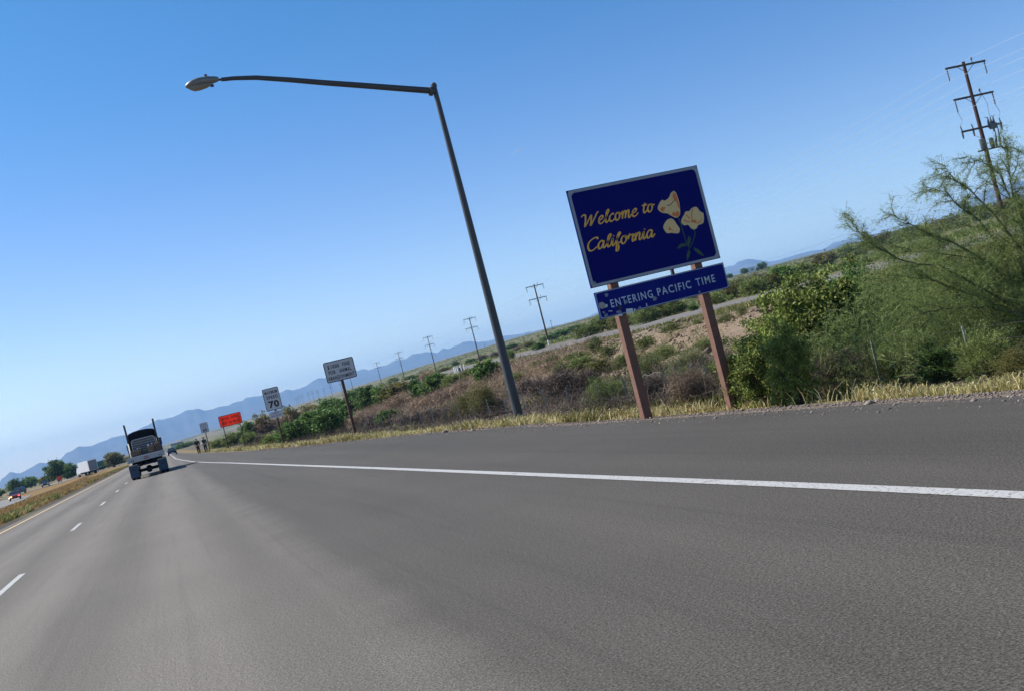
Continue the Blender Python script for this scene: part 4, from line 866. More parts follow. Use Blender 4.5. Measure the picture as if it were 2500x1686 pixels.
for li, lb in enumerate(LIMBS):
    P = [Vector(p) - tb for p in lb]; n = len(P); P = [p + Vector((random.uniform(-.05, .05), random.uniform(-.07, .07), random.uniform(-.05, .05))) if 0 < i < n - 1 else p for i, p in enumerate(P)]
    sp = []
    for i in range(n - 1):
        for k in range(5): sp.append(P[i].lerp(P[i + 1], k / 5) + Vector((random.uniform(-.012, .012), 0, random.uniform(-.012, .012))))
    sp.append(P[-1]); N = len(sp); limb = MB().tube(sp, [.022 * (1 - i / N) ** 1.2 + .0035 for i in range(N)], 5).build('limb', barkg, tr, smooth=True)
    for i in range(4, N):
        f = i / N; ax = (sp[i] - sp[i - 1]).normalized()
        for k in range(5 if f < .75 else 3): twigset(sp[i].lerp(sp[i - 1], random.random()), ax, random.uniform(.06, .22))
        if random.random() < .85:
            d = (ax * .8 + Vector(rand_dirs(1, .0)[0]) * .9).normalized(); l = random.uniform(.3, .95) * (1.15 - .75 * f); q = [sp[i]]
            for k in range(1, 5): q.append(sp[i] + d * l * k / 4 + Vector((random.uniform(-.03, .03), random.uniform(-.03, .03), -.12 * l * (k / 4) ** 2 + random.uniform(-.02, .02))))
            MBR.tube(q, [.009, .007, .0055, .004, .0025], 4)
            for k in range(1, 5):
                for _ in range(9 if f < .7 else 5): twigset(q[k].lerp(q[k - 1], random.random()), d, random.uniform(.08, .30))
MBR.build('side_branches', barkg, tr)['kind'] = 'stuff'
tw0 = np.array(tw0); tw1 = np.array(tw1)
V, F = twigs(tw0, tw1, np.array(sg), .0050, 3)
R_ = len(tw0); idx = np.repeat(np.arange(R_), 7); t = RNG.random((len(idx), 1))
pc = tw0[idx] * (1 - t) + tw1[idx] * t + RNG.normal(size=(len(idx), 3)) * .012; dv = tw1[idx] - tw0[idx]; dv = dv / (np.linalg.norm(dv, axis=1, keepdims=True) + 1e-9) + .9 * rand_dirs(len(idx)); dv /= np.linalg.norm(dv, axis=1, keepdims=True)
V2, F2 = leaves(pc, .05, .006, dv)
hang = 13000; lo = RNG.random((hang, 3)) * np.array([4.4, 4.2, 3.4]) + np.array([-3.1, -.8, .25]); keep = (lo[:, 2] < 2.35 + .42 * lo[:, 0]) & (np.array([fnoise(a * 1.0, b + c * 1.3, 1.1, 12) for a, b, c in lo]) > -.22); lo = lo[keep]
dd = rand_dirs(len(lo), -.5) * (.22 + .25 * RNG.random((len(lo), 1))); V3, F3 = twigs(lo, lo + dd, rand_dirs(len(lo), .8) * .05, .008, 3)
idx = np.repeat(np.arange(len(lo)), 11); t = RNG.random((len(idx), 1)); pc = lo[idx] + dd[idx] * t + RNG.normal(size=(len(idx), 3)) * .02
dv = dd[idx] / (np.linalg.norm(dd[idx], axis=1, keepdims=True)) + .7 * rand_dirs(len(idx)); dv /= np.linalg.norm(dv, axis=1, keepdims=True); V4, F4 = leaves(pc, .07, .008, dv)
V, F = merge((V, F), (V2, F2), (V3, F3), (V4, F4)); link('crown', np_mesh('crown', V, F), TW, tr)

# dry foxtail grass along the verge, the dry median and tufts on the bank: nobody could count it
def blades(X, Y, H, W, lean=.35, z=None, seed=None):
    n = len(X); Z = np.array([height(a, b) for a, b in zip(X, Y)]) - .01 if z is None else z
    a = RNG.random(n) * 6.28; ln = (RNG.random(n) ** .7 * lean * H)[:, None]; dr = np.stack([np.cos(a), np.sin(a), np.zeros(n)], 1)
    b = RNG.random(n) * 6.28; sd = np.stack([np.cos(b), np.sin(b), np.zeros(n)], 1) * (W[:, None] / 2)
    P0 = np.stack([X, Y, Z], 1); up = np.zeros((n, 3)); up[:, 2] = H
    P1 = P0 + up * .55 + dr * ln * .35; P2 = P0 + up * (1 - .25 * RNG.random(n))[:, None] + dr * ln
    V = np.stack([P0 - sd, P0 + sd, P1 + sd * .9, P1 - sd * .9, P2 + sd * .25, P2 - sd * .25], 1).reshape(-1, 3)
    i = np.arange(n)[:, None] * 6; F = np.concatenate([i + np.array([0, 1, 2, 3]), i + np.array([3, 2, 4, 5])], 0)
    return (V, F), P2
STRAW = leaf_mat('foxtail_straw', [(0, (.14, .14, .04)), (.3, (.29, .26, .09)), (.65, (.52, .44, .20)), (1, (.74, .66, .40))], trans=.35)
TAN = leaf_mat('dry_median_grass', [(0, (.20, .135, .045)), (.5, (.37, .23, .08)), (1, (.52, .36, .15))], trans=.25)
GREENG = leaf_mat('green_tuft_grass', [(0, (.09, .11, .025)), (.5, (.19, .19, .05)), (1, (.36, .31, .12))], trans=.3)
def scatter(n, y0, y1, s0, s1, mask, xf):
    """positions with y density falling with distance"""
    y = y0 * (y1 / y0) ** RNG.random(n) if y0 > 0 else y0 + (y1 - y0) * RNG.random(n)
    s = s0 + (s1 - s0) * RNG.random(n); X = np.array([xf(b) for b in y]) + s
    k = np.array([mask(a, b, c) for a, b, c in zip(X, y, s)]); k = RNG.random(n) < k; return X[k], y[k], s[k]
def verge_mask(x, y, s):
    c = sstep(-.25, .3, fnoise(x, y, .9, 21) + .35 * fnoise(x, y, 3, 8)); near = 1.0
    lo = .45 + .45 * fnoise(0, y, .5, 31) + .9 * (1 - sstep(15.5, 17.5, y)) + .45 * (1 - sstep(18, 23, y))
    if s < lo: return 0
    band = 1 - sstep(1.6, 3.2, s + .8 * fnoise(x, y, .6, 4))
    if 14.6 < y < 18.2 and x < 10.4: near = .10 + .3 * (x > 8.6)
    if y > 45: c = max(c, .35)
    return (.05 + .95 * c) * band * near
X, Y, S_ = scatter(170000, 8.5, 150, .3, 3.8, verge_mask, pave_edge)
D = np.hypot(X, Y); Hh = (.05 + .30 * RNG.random(len(X)) ** 1.4) * np.array([.55 + .75 * sstep(-.3, .5, fnoise(a, b, .45, 77)) for a, b in zip(X, Y)]) * (1 + .3 * (Y > 45)) * .78; (A, B), tips = blades(X, Y, Hh, .004 + .00055 * D, .9)
k = RNG.random(len(tips)) < .35; hv, hf = leaves(tips[k], .055, .014, rand_dirs(int(k.sum()), .5)); sc_ = (.75 + D[k] * .022); hv = (hv.reshape(-1, 4, 3) - tips[k][:, None]) * sc_[:, None, None] + tips[k][:, None]
tag(link('verge_seed_heads', np_mesh('verge_seed_heads', hv.reshape(-1, 3), hf), STRAW), kind='stuff')
pick = np.array([fnoise(a, b, .33, 55) + .5 * fnoise(a, b, 1.4, 19) for a, b in zip(X, Y)]) + .35 * RNG.normal(size=len(X)); bl = np.concatenate([np.stack([A.reshape(-1, 6, 3)], 0)[0]])
for nm_, sel, mt_ in (('verge_grass', pick > -.05, STRAW), ('verge_dry_grass', (pick <= -.05) & (pick > -.40), TAN), ('verge_green_grass', pick <= -.40, GREENG)):
    W = bl[sel].reshape(-1, 3); i_ = np.arange(int(sel.sum()))[:, None] * 6; tag(link(nm_, np_mesh(nm_, W, np.concatenate([i_ + np.array([0, 1, 2, 3]), i_ + np.array([3, 2, 4, 5])], 0)), mt_), kind='stuff')
def med_mask(x, y, s): return .25 + .75 * sstep(-.3, .25, fnoise(x, y, .35, 14))
X, Y, S_ = scatter(70000, 24, 240, -10.5, -1.0, med_mask, lambda y: -7.0)
D = np.hypot(X, Y); (A, B), tips = blades(X, Y, .08 + .26 * RNG.random(len(X)), .005 + .0008 * D, .9); tag(link('median_grass', np_mesh('median_grass', A, B), TAN), kind='stuff')
X, Y, S_ = scatter(40000, 45, 330, -15.5, -10, lambda x, y, s: med_mask(x, y, s) * (1 if x > -20.5 else 0), lambda y: -7.0 - max(0, y - 200) * .02)
D = np.hypot(X, Y); (A, B), tips = blades(X, Y, .05 + .15 * RNG.random(len(X)), .006 + .0009 * D, .9); tag(link('median_stubble', np_mesh('median_stubble', A, B), TAN), kind='stuff')
X, Y, S_ = scatter(40000, 24, 230, -3.2, -.95, lambda x, y, s: sstep(.05, .35, fnoise(x, y, .28, 41)) * (1 if s > -1.9 else .5), lambda y: -7.0)
D = np.hypot(X, Y); (A, B), tips = blades(X, Y, .12 + .34 * RNG.random(len(X)), .006 + .0008 * D, .9); tag(link('median_tufts', np_mesh('median_tufts', A, B), GREENG), kind='stuff')
def bank_mask(x, y, s):
    u = x - .113 * y
    if 35.8 < u < 45.4: return 0
    return sstep(.02, .4, fnoise(x, y, .16, 61) + .4 * fnoise(x, y, .6, 17)) * (.5 if 18 < x - .02 * y < 26 else 1)
X, Y, S_ = scatter(90000, 14, 170, 2.6, 46, bank_mask, pave_edge)
D = np.hypot(X, Y); (A, B), tips = blades(X, Y, .10 + .34 * RNG.random(len(X)), .007 + .0009 * D, .9); tag(link('bank_weeds', np_mesh('bank_weeds', A, B), GREENG), kind='stuff')
# brittle brown undergrowth behind the fence and pinkish dry brush over the far part of the bank
def brush(name, n, y0, y1, s0, s1, mask, xf, hl, w, mat):
    X, Y, S_ = scatter(n, y0, y1, s0, s1, mask, xf); Z = np.array([height(a, b) for a, b in zip(X, Y)]); q = len(X); P0 = np.stack([X, Y, Z], 1)
    P0[:, 2] += RNG.random(q) * hl * .6; dd = rand_dirs(q, .5) * (hl * (.35 + .65 * RNG.random((q, 1)))); V, F = twigs(P0, P0 + dd, rand_dirs(q) * .08, w, 3); V[:, 2] = np.maximum(V[:, 2], np.repeat(Z, 8))
    return tag(link(name, np_mesh(name, V, F), mat), kind='stuff')
brush('dead_undergrowth', 62000, 18, 125, 3.0, 15, lambda x, y, s: sstep(-.35, .15, fnoise(x, y, .28, 71)) * (1 - sstep(18.5, 22.5, x - .02 * y)), pave_edge, .62, .011, LEAF['bramble'])
brush('bank_brush', 40000, 22, 90, 9, 20, lambda x, y, s: .9 * sstep(-.08, .25, fnoise(x, y, .23, 53)) * (1 - sstep(27.5, 28.5, x - .02 * y)), pave_edge, .5, .014, LEAF['olive'])
brush('dry_brush', 70000, 38, 175, 8, 22, lambda x, y, s: sstep(48, 74, y + 9 * fnoise(x, y, .12, 5)) * sstep(-.5, .1, fnoise(x, y, .2, 33)) * (1 - sstep(26.5, 28, x - .02 * y)), pave_edge, .75, .03, LEAF['dry'])
# scrub plain out to the hills
n = 15000; az = np.radians(RNG.uniform(3, 52, n)); Dd = 115 * (2600 / 130) ** RNG.random(n); X = Dd * np.sin(az); Y = Dd * np.cos(az); u = X - .113 * Y
k = (u > 49) & np.array([RNG.random() < .3 + .7 * sstep(-.2, .3, fnoise(a, b, .008, 3)) for a, b in zip(X, Y)]); X, Y, Dd = X[k], Y[k], Dd[k]
Z = np.array([height(a, b) for a, b in zip(X, Y)]); sz = RNG.uniform(.6, 1.7, len(X)); m_ = 26
C = np.stack([X, Y, Z], 1); Pq = np.repeat(C, m_, 0); ss = np.repeat(sz, m_)[:, None]; dd = rand_dirs(len(Pq), .3); dd[:, 2] = np.abs(dd[:, 2]) * .75
Pq = Pq + dd * ss * .55 * (RNG.random((len(Pq), 1)) ** .4); V, F = leaves(Pq, 1, 1); V = V.reshape(-1, 4, 3); V = Pq[:, None] + (V - Pq[:, None]) * (ss * .24)[:, None]
tag(link('desert_scrub', np_mesh('desert_scrub', V.reshape(-1, 3), F), LEAF['wispy']), kind='stuff')

# clods of the rubble bank and stones along the pavement edge
def rocks(C, size, flat=.7):
    n = len(C); base = np.array([(1, 0, 0), (-1, 0, 0), (0, 1, 0), (0, -1, 0), (0, 0, 1), (0, 0, -1)], float); t = [(0, 2, 4), (2, 1, 4), (1, 3, 4), (3, 0, 4), (2, 0, 5), (1, 2, 5), (3, 1, 5), (0, 3, 5)]
    P = base[None] * (1 + .55 * (RNG.random((n, 6, 1)) - .5)) + .25 * RNG.normal(size=(n, 6, 3)); P[:, :, 2] *= flat; a = RNG.random(n) * 6.28
    x, y = P[:, :, 0].copy(), P[:, :, 1].copy(); P[:, :, 0] = x * np.cos(a)[:, None] - y * np.sin(a)[:, None]; P[:, :, 1] = x * np.sin(a)[:, None] + y * np.cos(a)[:, None]
    V = (C[:, None] + P * size[:, None, None]).reshape(-1, 3); F = (np.arange(n)[:, None, None] * 6 + np.array(t)[None]).reshape(-1, 3); return V, F
DIRT = leaf_mat('bank_clods', [(0, (.11, .075, .058)), (.5, (.20, .14, .105)), (.97, (.26, .185, .145)), (1, (.36, .29, .25))], .95, 0)
n = 9000; Y = 20 * (125 / 20) ** RNG.random(n); X = 18.3 + .02 * Y + 9 * RNG.random(n) ** 1.1; k = np.array([RNG.random() < sstep(-.25, .25, fnoise(a, b, .35, 91)) for a, b in zip(X, Y)]); X, Y = X[k], Y[k]
sz = np.exp(RNG.normal(size=len(X)) * .6) * .055; Z = np.array([height(a, b) + .34 * fnoise(a, b, .55, 1) + .16 * abs(fnoise(a, b, 1.7, 2)) + .16 * fnoise(a, b, .22, 8) for a, b in zip(X, Y)])
V, F = rocks(np.stack([X, Y, Z], 1), np.minimum(sz, .2)); tag(link('bank_rubble', np_mesh('bank_rubble', V, F), DIRT), kind='stuff')
GRV = leaf_mat('edge_gravel', [(0, (.09, .075, .065)), (.5, (.21, .17, .14)), (.96, (.28, .23, .19)), (1, (.45, .41, .37))], .9, 0)
n = 10000; Y = 7 * (70 / 7) ** RNG.random(n); s = RNG.normal(size=n) * .38 + .35; s[RNG.random(n) < .35] *= 2; X = np.array([pave_edge(b) for b in Y]) + s; Z = np.array([max(height(a, b), 0.0 if a < pave_edge(b) else -9) for a, b in zip(X, Y)])
k = s > -.5; V, F = rocks(np.stack([X, Y, Z], 1)[k], np.exp(RNG.normal(size=int(k.sum())) * .5) * .0075 * (1 + .022 * Y[k])); tag(link('edge_gravel', np_mesh('edge_gravel', V, F), GRV), kind='stuff')
# ------------------------------------------------------------------ power line along the frontage road
PW = M('creosote_pole', (.060, .030, .024), .85, var=.3, scale=3, bump=.2); ARMW = M('weathered_crossarm', (.085, .07, .062), .85, var=.2, scale=4)
INS = M('insulator_grey', (.12, .12, .14), .35, var=.1); WIRE = M('aluminium_wire', (.55, .57, .6), .4, .6, var=0); EQ = M('equipment_grey', (.10, .115, .125), .5, .3, var=.15)
WHT = M('white_marker_paint', (.72, .72, .70), .6, var=.1)
PH = 11.5
def pole_parts(root, H, full=True):
    MB().tube([(0, 0, -.8), (0, 0, H * .5), (0, 0, H)], [.17, .145, .115], 10).build('pole', PW, root, smooth=True)
    for k, zz in enumerate((H - .28, H - 2.65)):
        a = MB().box(-1.72, 1.72, -.2, -.09, zz - .07, zz + .07).build('crossarm', ARMW, root)
        for s_ in (-1, 1):
            MB().cyl((s_ * .72, -.145, zz - .06), (s_ * .06, -.12, zz - .55), .022, n=5).build('brace', ARMW, root)
            pts = [(s_ * 1.62, -.145, zz - .07)] + [(s_ * 1.62, -.145, zz - .07 - .11 * i) for i in range(1, 9)]
            MB().tube(pts, [.02] + [.035 if i % 2 else .062 for i in range(8)], 7).build('insulator_string', INS, root)
        MB().tube([(.62, -.145, zz + .07), (.62, -.145, zz + .25), (.62, -.145, zz + .32), (.62, -.145, zz + .45)], [.03, .03, .085, .05], 7).build('pin_insulator', INS, root)
BASES = [(47.6, -48, None, 14.9), (60.2, 58.45, None, 14.6), (68.55, 174.2, None, 13.95), (83.15, 263.6, None, 15.55), (93.2, 348, None, 17.03), (106.1, 452.5, None, 17.96), (115.6, 548.6, None, 18.71),
         (123.2, 677.4, None, 20.1), (136.8, 799.9, None, 19.4), (150.2, 933, None, 21.6), (164.1, 1066, None, 22.2), (177.1, 1199.3, None, 24.2), (190.1, 1332.5, None, 27.5), (201.6, 1455.7, None, 29.6), (210.7, 1590.3, None, 31.6), (223.9, 1723.5, None, 32.8), (236.8, 1856.9, None, 33.4), (250.3, 1990, None, 34.2)]
PLAB = {2: 'utility pole with a white painted foot standing at the frontage road edge', 3: 'utility pole just left of the lamp post, second tallest of the row', 4: 'utility pole rising behind the pale dry thicket, two crossarms',
        5: 'utility pole behind the green hedge on the bank, fourth along the row', 6: 'utility pole midway between the animal sign and the hedge top', 7: 'utility pole seen right beside the animal abandonment sign'}
ORD = ['first', 'second', 'third', 'fourth', 'fifth', 'sixth', 'seventh', 'eighth', 'ninth', 'tenth']
LINE_ATT = []
for i, (x, y, _, top) in enumerate(BASES):
    if i == 0: LINE_ATT.append((x, y, top)); continue
    zb = min(height(x, y), top - 10.5); H = top - zb; G = 'utility poles along the frontage road'
    if i == 1:
        rt = empty('utility_pole', (x, y, top - PH), -rad(6.5), 'tall utility pole with three crossarms and switch gear rising behind the feathery tree', 'utility pole', G)
        pole_parts(rt, PH)
        zz = PH - 5.05
        MB().box(-1.75, 1.75, -.2, -.09, zz - .07, zz + .07).build('crossarm', ARMW, rt)
        for q in (-1.7, -.75, .95, 1.66):
            MB().tube([(q, -.14, zz - .5), (q, -.14, zz - .2), (q + .03, -.14, zz + .1), (q - .02, -.14, zz + .42)], [.05, .075, .05, .04], 7).build('fuse_cutout', EQ, rt)
        mb = MB()
        for q in (.62, .85, 1.08): mb.tube([(q, -.2, zz - .15), (q, -.2, zz + .25), (q + .02, -.2, zz + .62), (q + .22 * (1 if q > .8 else -1), -.2, zz + .70)], [.10, .09, .035, .02], 7)
        mb.build('bushing_group', EQ, rt, smooth=True)
        MB().box(.55, 1.15, -.42, -.2, zz - .28, zz + .12).build('switch_box', EQ, rt, bevel=.03)
        MB().box(-.9, 1.15, -.3, -.2, zz - 1.72, zz - 1.62).build('equipment_bracket', ARMW, rt)
        for (q, r_, h0, h1) in ((-.42, .2, -1.62, -.85), (.36, .16, -1.62, -.95)): MB().tube([(q, -.34, zz + h0), (q, -.34, zz + h0 + .08), (q, -.34, zz + h1), (q, -.34, zz + h1 + .06)], [r_ * .8, r_, r_, r_ * .5], 12).build('transformer_can', EQ, rt, smooth=True)
        for q in (.72, 1.02): MB().tube([(q, -.3, zz - 1.6), (q + .05, -.3, zz - 1.2), (q + .15, -.3, zz - .8), (q + .22, -.25, zz - .25)], [.06, .10, .05, .03], 7).build('arrester', EQ, rt)
        JW = M('jumper_wire', (.10, .10, .11), .5, .4, var=0)
        for a_, b_ in (((1.62, -.14, PH - 3.6), (1.66, -.14, zz + .45)), ((.62, -.14, PH - 2.2), (.85, -.2, zz + .7)), ((-1.62, -.14, PH - 3.6), (-1.7, -.14, zz + .45)), ((-.75, -.14, zz - .45), (-.42, -.34, zz - .8)), ((1.66, -.14, zz - .45), (1.02, -.3, zz - .8))):
            A, B = Vector(a_), Vector(b_); md = (A + B) / 2 + Vector((.22, 0, -.1)); MB().tube([A, A.lerp(md, .6), md, md.lerp(B, .5), B], .014, 4).build('jumper', JW, rt)
        rz = rt.rotation_euler.z
    else:
        lab = PLAB.get(i, 'small far utility pole, %s from the left in the row by the animal sign' % ORD[max(0, min(9, 17 - i))])
        if i == 2:
            rt = empty('utility_pole', (x, y, zb), -rad(6.5), lab, 'utility pole', G); pole_parts(rt, PH)
            base_pole = rt; rt.scale = (1, 1, H / PH)
            MB().tube([(0, 0, -.2), (0, 0, .95)], [.195, .19], 10).build('white_sleeve', WHT, rt)
        else:
            rt = base_pole.copy(); COL.objects.link(rt); rt.location = (x, y, zb); rt.scale = (1, 1, H / PH); rt['label'] = lab
            for ch in base_pole.children:
                if ch.name.startswith('white_sleeve'): continue
                c = ch.copy(); COL.objects.link(c); c.parent = rt
    LINE_ATT.append((x, y, top))
ca_, sa_ = math.cos(-rad(6.5)), math.sin(-rad(6.5))
WL = ['upper left', 'upper middle', 'upper right', 'lower left', 'lower middle', 'lower right']
for w, (dx, dz) in enumerate(((-1.62, -1.2), (.62, .2), (1.62, -1.2), (-1.62, -3.57), (.62, -2.15), (1.62, -3.57))):
    pts = []
    for k in range(7):
        (x0, y0, t0), (x1, y1, t1) = LINE_ATT[k], LINE_ATT[k + 1]
        A = Vector((x0 + dx * ca_ + .145 * sa_, y0 + dx * sa_ - .145 * ca_, t0 + dz)); B = Vector((x1 + dx * ca_ + .145 * sa_, y1 + dx * sa_ - .145 * ca_, t1 + dz))
        for q in range(10): t = q / 10; p = A.lerp(B, t); p.z -= 4 * 1.3 * t * (1 - t); pts.append(p)
    pts.append(B)
    o = MB().tube(pts, .011, 4, False).build('power_line', WIRE); tag(o, '%s wire of the six strung between the utility poles' % WL[w], 'wire', 'wires on the utility poles')
# telephone line farther off
TP = [(63.9, 56.9, 5.6), (106.1, 121.5, 8.3), (221.7, 324.6, 14.2), (298.3, 742.9, 19.1), (385.8, 1189.2, 26.2)]
tl = ['thin far pole right of the lamp post, right of two', 'tiny far pole left of the lamp post against the hills']
for k, (x, y, t) in enumerate(TP[3:]):
    rt = empty('telephone_pole', (x, y, height(x, y)), 0, 'thin far telephone pole against the hills, %s' % ('right of the white footed pole', 'left of the lamp post')[k], 'utility pole', 'far telephone poles')
    H = max(5, t - height(x, y)) + (0 if k else 2)
    MB().tube([(0, 0, -.5), (0, 0, H)], [.2, .16], 6).build('pole', PW, rt); MB().box(-1, 1, -.1, .1, H - .6, H - .4).build('crossarm', ARMW, rt)
x, y = 266.1, 351.3; rt = empty('telephone_pole', (x, y, height(x, y)), 0, 'thin far telephone pole above the tall olive shrub', 'utility pole', 'far telephone poles')
MB().tube([(0, 0, -.5), (0, 0, 4.8)], [.12, .1], 6).build('pole', PW, rt); MB().box(-.8, .8, -.06, .06, 4.3, 4.45).build('crossarm', ARMW, rt)
pts = []
for a, b in zip(TP, TP[1:]):
    A, B = Vector(a), Vector(b)
    for q in range(10): t = q / 10; p = A.lerp(B, t); p.z -= 4 * .5 * t * (1 - t); pts.append(p)
pts.append(B); tag(MB().tube(pts, .03, 4, False).build('telephone_cable', M('dark_cable', (.16, .17, .19), .6)), 'low dark cable running from the tall pole to the far telephone poles', 'wire')

# marker posts round a cabinet at the frontage road
for k, (x, y, zt) in enumerate([(52.44, 183, 0), (52.9, 182.2, 0), (53.2, 184.6, 0), (53.7, 182.6, 0), (54.6, 186.5, 0), (55.1, 185.2, 0)]):
    zb = 1.56 if k < 4 else 1.95; o = MB().tube([(0, 0, -.9), (0, 0, 1.15), (0, 0, 1.22)], [.095, .095, .05], 10).build('marker_post', WHT, smooth=True); o.location = (x, y, max(height(x, y), zb))
    tag(o, '%s of the six white marker posts round the small grey cabinet, counted from the left' % ORD[k], 'bollard', 'white marker posts round the cabinet')
o = MB().box(-.42, .42, -.3, .3, -.5, .95).build('utility_cabinet', EQ, bevel=.03); o.location = (53.95, 184.2, 1.75); tag(o, 'small grey utility cabinet among the white marker posts', 'cabinet')
# ------------------------------------------------------------------ vehicles
RUB = M('tyre_rubber', (.010, .010, .011), .9, var=.2, scale=20, spec=.1); RIM = M('wheel_rim', (.30, .31, .32), .35, .8, var=.1)
NAVY = M('navy_truck_paint', (.008, .016, .14), .25, var=.05, spec=.5); BLK = M('cab_back_black', (.005, .0045, .008), .7, var=.1, spec=.12); ALU = M('deck_aluminium', (.36, .36, .38), .5, .4, var=.15, scale=3)
DECK = M('deck_planks', (.50, .46, .42), .7, var=.2, scale=3); CHS = M('chassis_black', (.008, .0075, .008), .85, var=.2, spec=.1); FLAP = M('mudflap_slate', (.055, .082, .125), .75, var=.15, scale=4, spec=.15)
CHR = M('chrome', (.8, .8, .82), .08, 1, var=0); LENSR = M('red_lens', (.12, .01, .01), .3, var=0); GLS = M('dark_glass', (.02, .025, .03), .08, var=0, spec=.7); BRN = M('brown_load', (.075, .052, .033), .8, var=.35, scale=5); GRN = M('green_load', (.02, .045, .03), .8, var=.3, scale=6)
def wheel(parent, x0, x1, y, r, z=None):
    z = r if z is None else z; s = 1 if x1 > x0 else -1
    w = MB().tube([(x0, y, z), (x0 + s * .03, y, z), (x1 - s * .03, y, z), (x1, y, z)], [r * .93, r, r, r * .93], 22).build('wheel', RUB, parent, smooth=True)
    MB().tube([(x1 - s * .01, y, z), (x1 + s * .012, y, z), (x1 + s * .02, y, z)], [r * .6, r * .56, r * .2], 16).build('rim', RIM, w); return w
tk = empty('flatbed_truck', (-1.3, 74.6, 0), 0, 'navy flatbed truck seen from behind with twin exhaust stacks and slate mudflaps', 'truck')
MB().box(-1.25, 1.22, 0.02, 6.9, 1.42, 1.53).build('deck', DECK, tk, bevel=.01)
for k in range(9): MB().box(-1.25 + k * .2744 + .004, -1.25 + (k + 1) * .2744 - .004, .03, 6.85, 1.531, 1.556).build('deck_plank', DECK, tk)
bar = MB().box(-1.25, 1.22, -.06, .02, 1.17, 1.52).build('rear_bar', ALU, tk, bevel=.015)
for q in (-.98, -.85, -.12, .0, .12, .83, .98): MB().cyl((q, -.085, 1.285), (q, -.06, 1.285), .042, n=10).build('tail_light', LENSR, bar)
MB().box(-.14, .12, -.075, -.062, 1.36, 1.44).build('licence_plate', M('plate_red_white', (.42, .12, .12), .5, var=.3, scale=15), bar)
for s_ in (-1, 1): MB().box(s_ * .45 - .06, s_ * .45 + .06, .1, 9.5, .82, 1.18).build('frame_rail', CHS, tk)
for k in range(4): MB().box(-1.15, 1.12, .5 + 1.6 * k, .62 + 1.6 * k, 1.2, 1.42).build('cross_member', CHS, tk)
for ya in (1.15, 2.5):
    MB().cyl((-1.0, ya, .52), (1.0, ya, .52), .10, n=10).build('axle', CHS, tk)
    MB().tube([(-.2, ya, .52), (-.1, ya, .52), (.1, ya, .52), (.2, ya, .52)], [.1, .24, .24, .1], 12).build('differential', CHS, tk, smooth=True)
    for s_ in (-1, 1):
        wheel(tk, s_ * .70, s_ * .95, ya, .52); wheel(tk, s_ * .98, s_ * 1.23, ya, .52)
for s_, x0, x1, zb in ((-1, -1.26, -.66, .13), (1, .62, 1.24, .2)):
    f = MB().box(x0, x1, .36, .385, zb, .97).build('mudflap', FLAP, tk, bevel=.01)
    MB().prism(rrect(x0 + .17, x1 - .14, .64, .70, .028, 3), .352, .359).build('emblem', M('emblem_dark', (.03, .01, .02), .6, var=0) if s_ < 0 else bpy.data.materials['emblem_dark'], f)
    MB().box(x0, x1, .33, .40, .97, 1.02).build('flap_bracket', ALU, f)
MB().box(-1.0, .98, .9, 3.2, .95, 1.18).build('suspension', CHS, tk)
# headache rack, chains and straps at the cab end of the deck
rk = MB().ring(rrect(-.92, .80, 1.55, 2.80, .22, 5), rrect(-.86, .74, 1.61, 2.74, .17, 5), 6.55, 6.62).build('headache_rack', ALU, tk)
MB().prism(rrect(-.85, .73, 1.9, 2.73, .16, 4), 6.58, 6.60).build('mesh_panel', M('rack_plate', (.085, .09, .10), .6, .3, var=.2, scale=5), rk)
for k in range(4): MB().box(-.85, .73, 6.54, 6.57, 2.05 + .17 * k, 2.075 + .17 * k).build('rail', ALU, rk)
for s_ in (-1, 1): MB().box(s_ * .98 - .09, s_ * .98 + .03, 6.5, 6.6, 1.55, 2.62).build('rack_post', CHS, tk)
for (a, b, c, d, e, mt_) in ((-1.1, -.35, 5.6, 6.4, .42, BRN), (-.33, .12, 5.75, 6.4, .36, GRN), (.14, .62, 5.6, 6.4, .5, BRN), (.64, 1.05, 5.7, 6.4, .62, BRN)):
    MB().box(a, b, c, d, 1.556, 1.556 + e).build('tool_box', mt_, tk, bevel=.06)
for (q, zz_, r_) in ((.22, 2.16, .085), (.48, 2.2, .05), (-.55, 2.1, .04), (-.38, 2.1, .035)): MB().tube([(q - r_, 5.9, zz_), (q - r_ * .6, 5.9, zz_), (q + r_ * .6, 5.9, zz_), (q + r_, 5.9, zz_)], [r_ * .4, r_, r_, r_ * .4], 12).build('chrome_fitting', CHR, tk, smooth=True)
# cab with a crowned roof
prof = [(-1.07, .95), (-1.10, 2.2), (-1.06, 3.17), (-.96, 3.30), (-.6, 3.385), (-.08, 3.42), (.44, 3.385), (.80, 3.30), (.90, 3.17), (.94, 2.2), (.91, .95)]
cb = MB().prism(prof, 7.25, 10.4).build('cab', NAVY, tk, bevel=.03)
MB().prism([(x * .97 - .002, .98 + (z - .95) * .975) for x, z in prof], 7.215, 7.247).build('back_panel', BLK, cb, bevel=.02)
for s_ in (-1, 1): MB().box(-.08 + s_ * .62 - .2, -.08 + s_ * .62 + .2, 7.19, 7.212, 2.75, 2.98).build('rear_vent', CHS, cb)
MB().prism_x([(10.4, 1.0), (10.4, 2.35), (12.6, 1.95), (12.9, 1.75), (12.95, .75), (10.4, .75)], -.85, .72).build('hood', NAVY, tk, bevel=.05)
MB().prism_x([(10.35, 2.45), (10.15, 3.05), (10.41, 2.9), (10.43, 2.45)], -.95, .8).build('windscreen', GLS, cb)
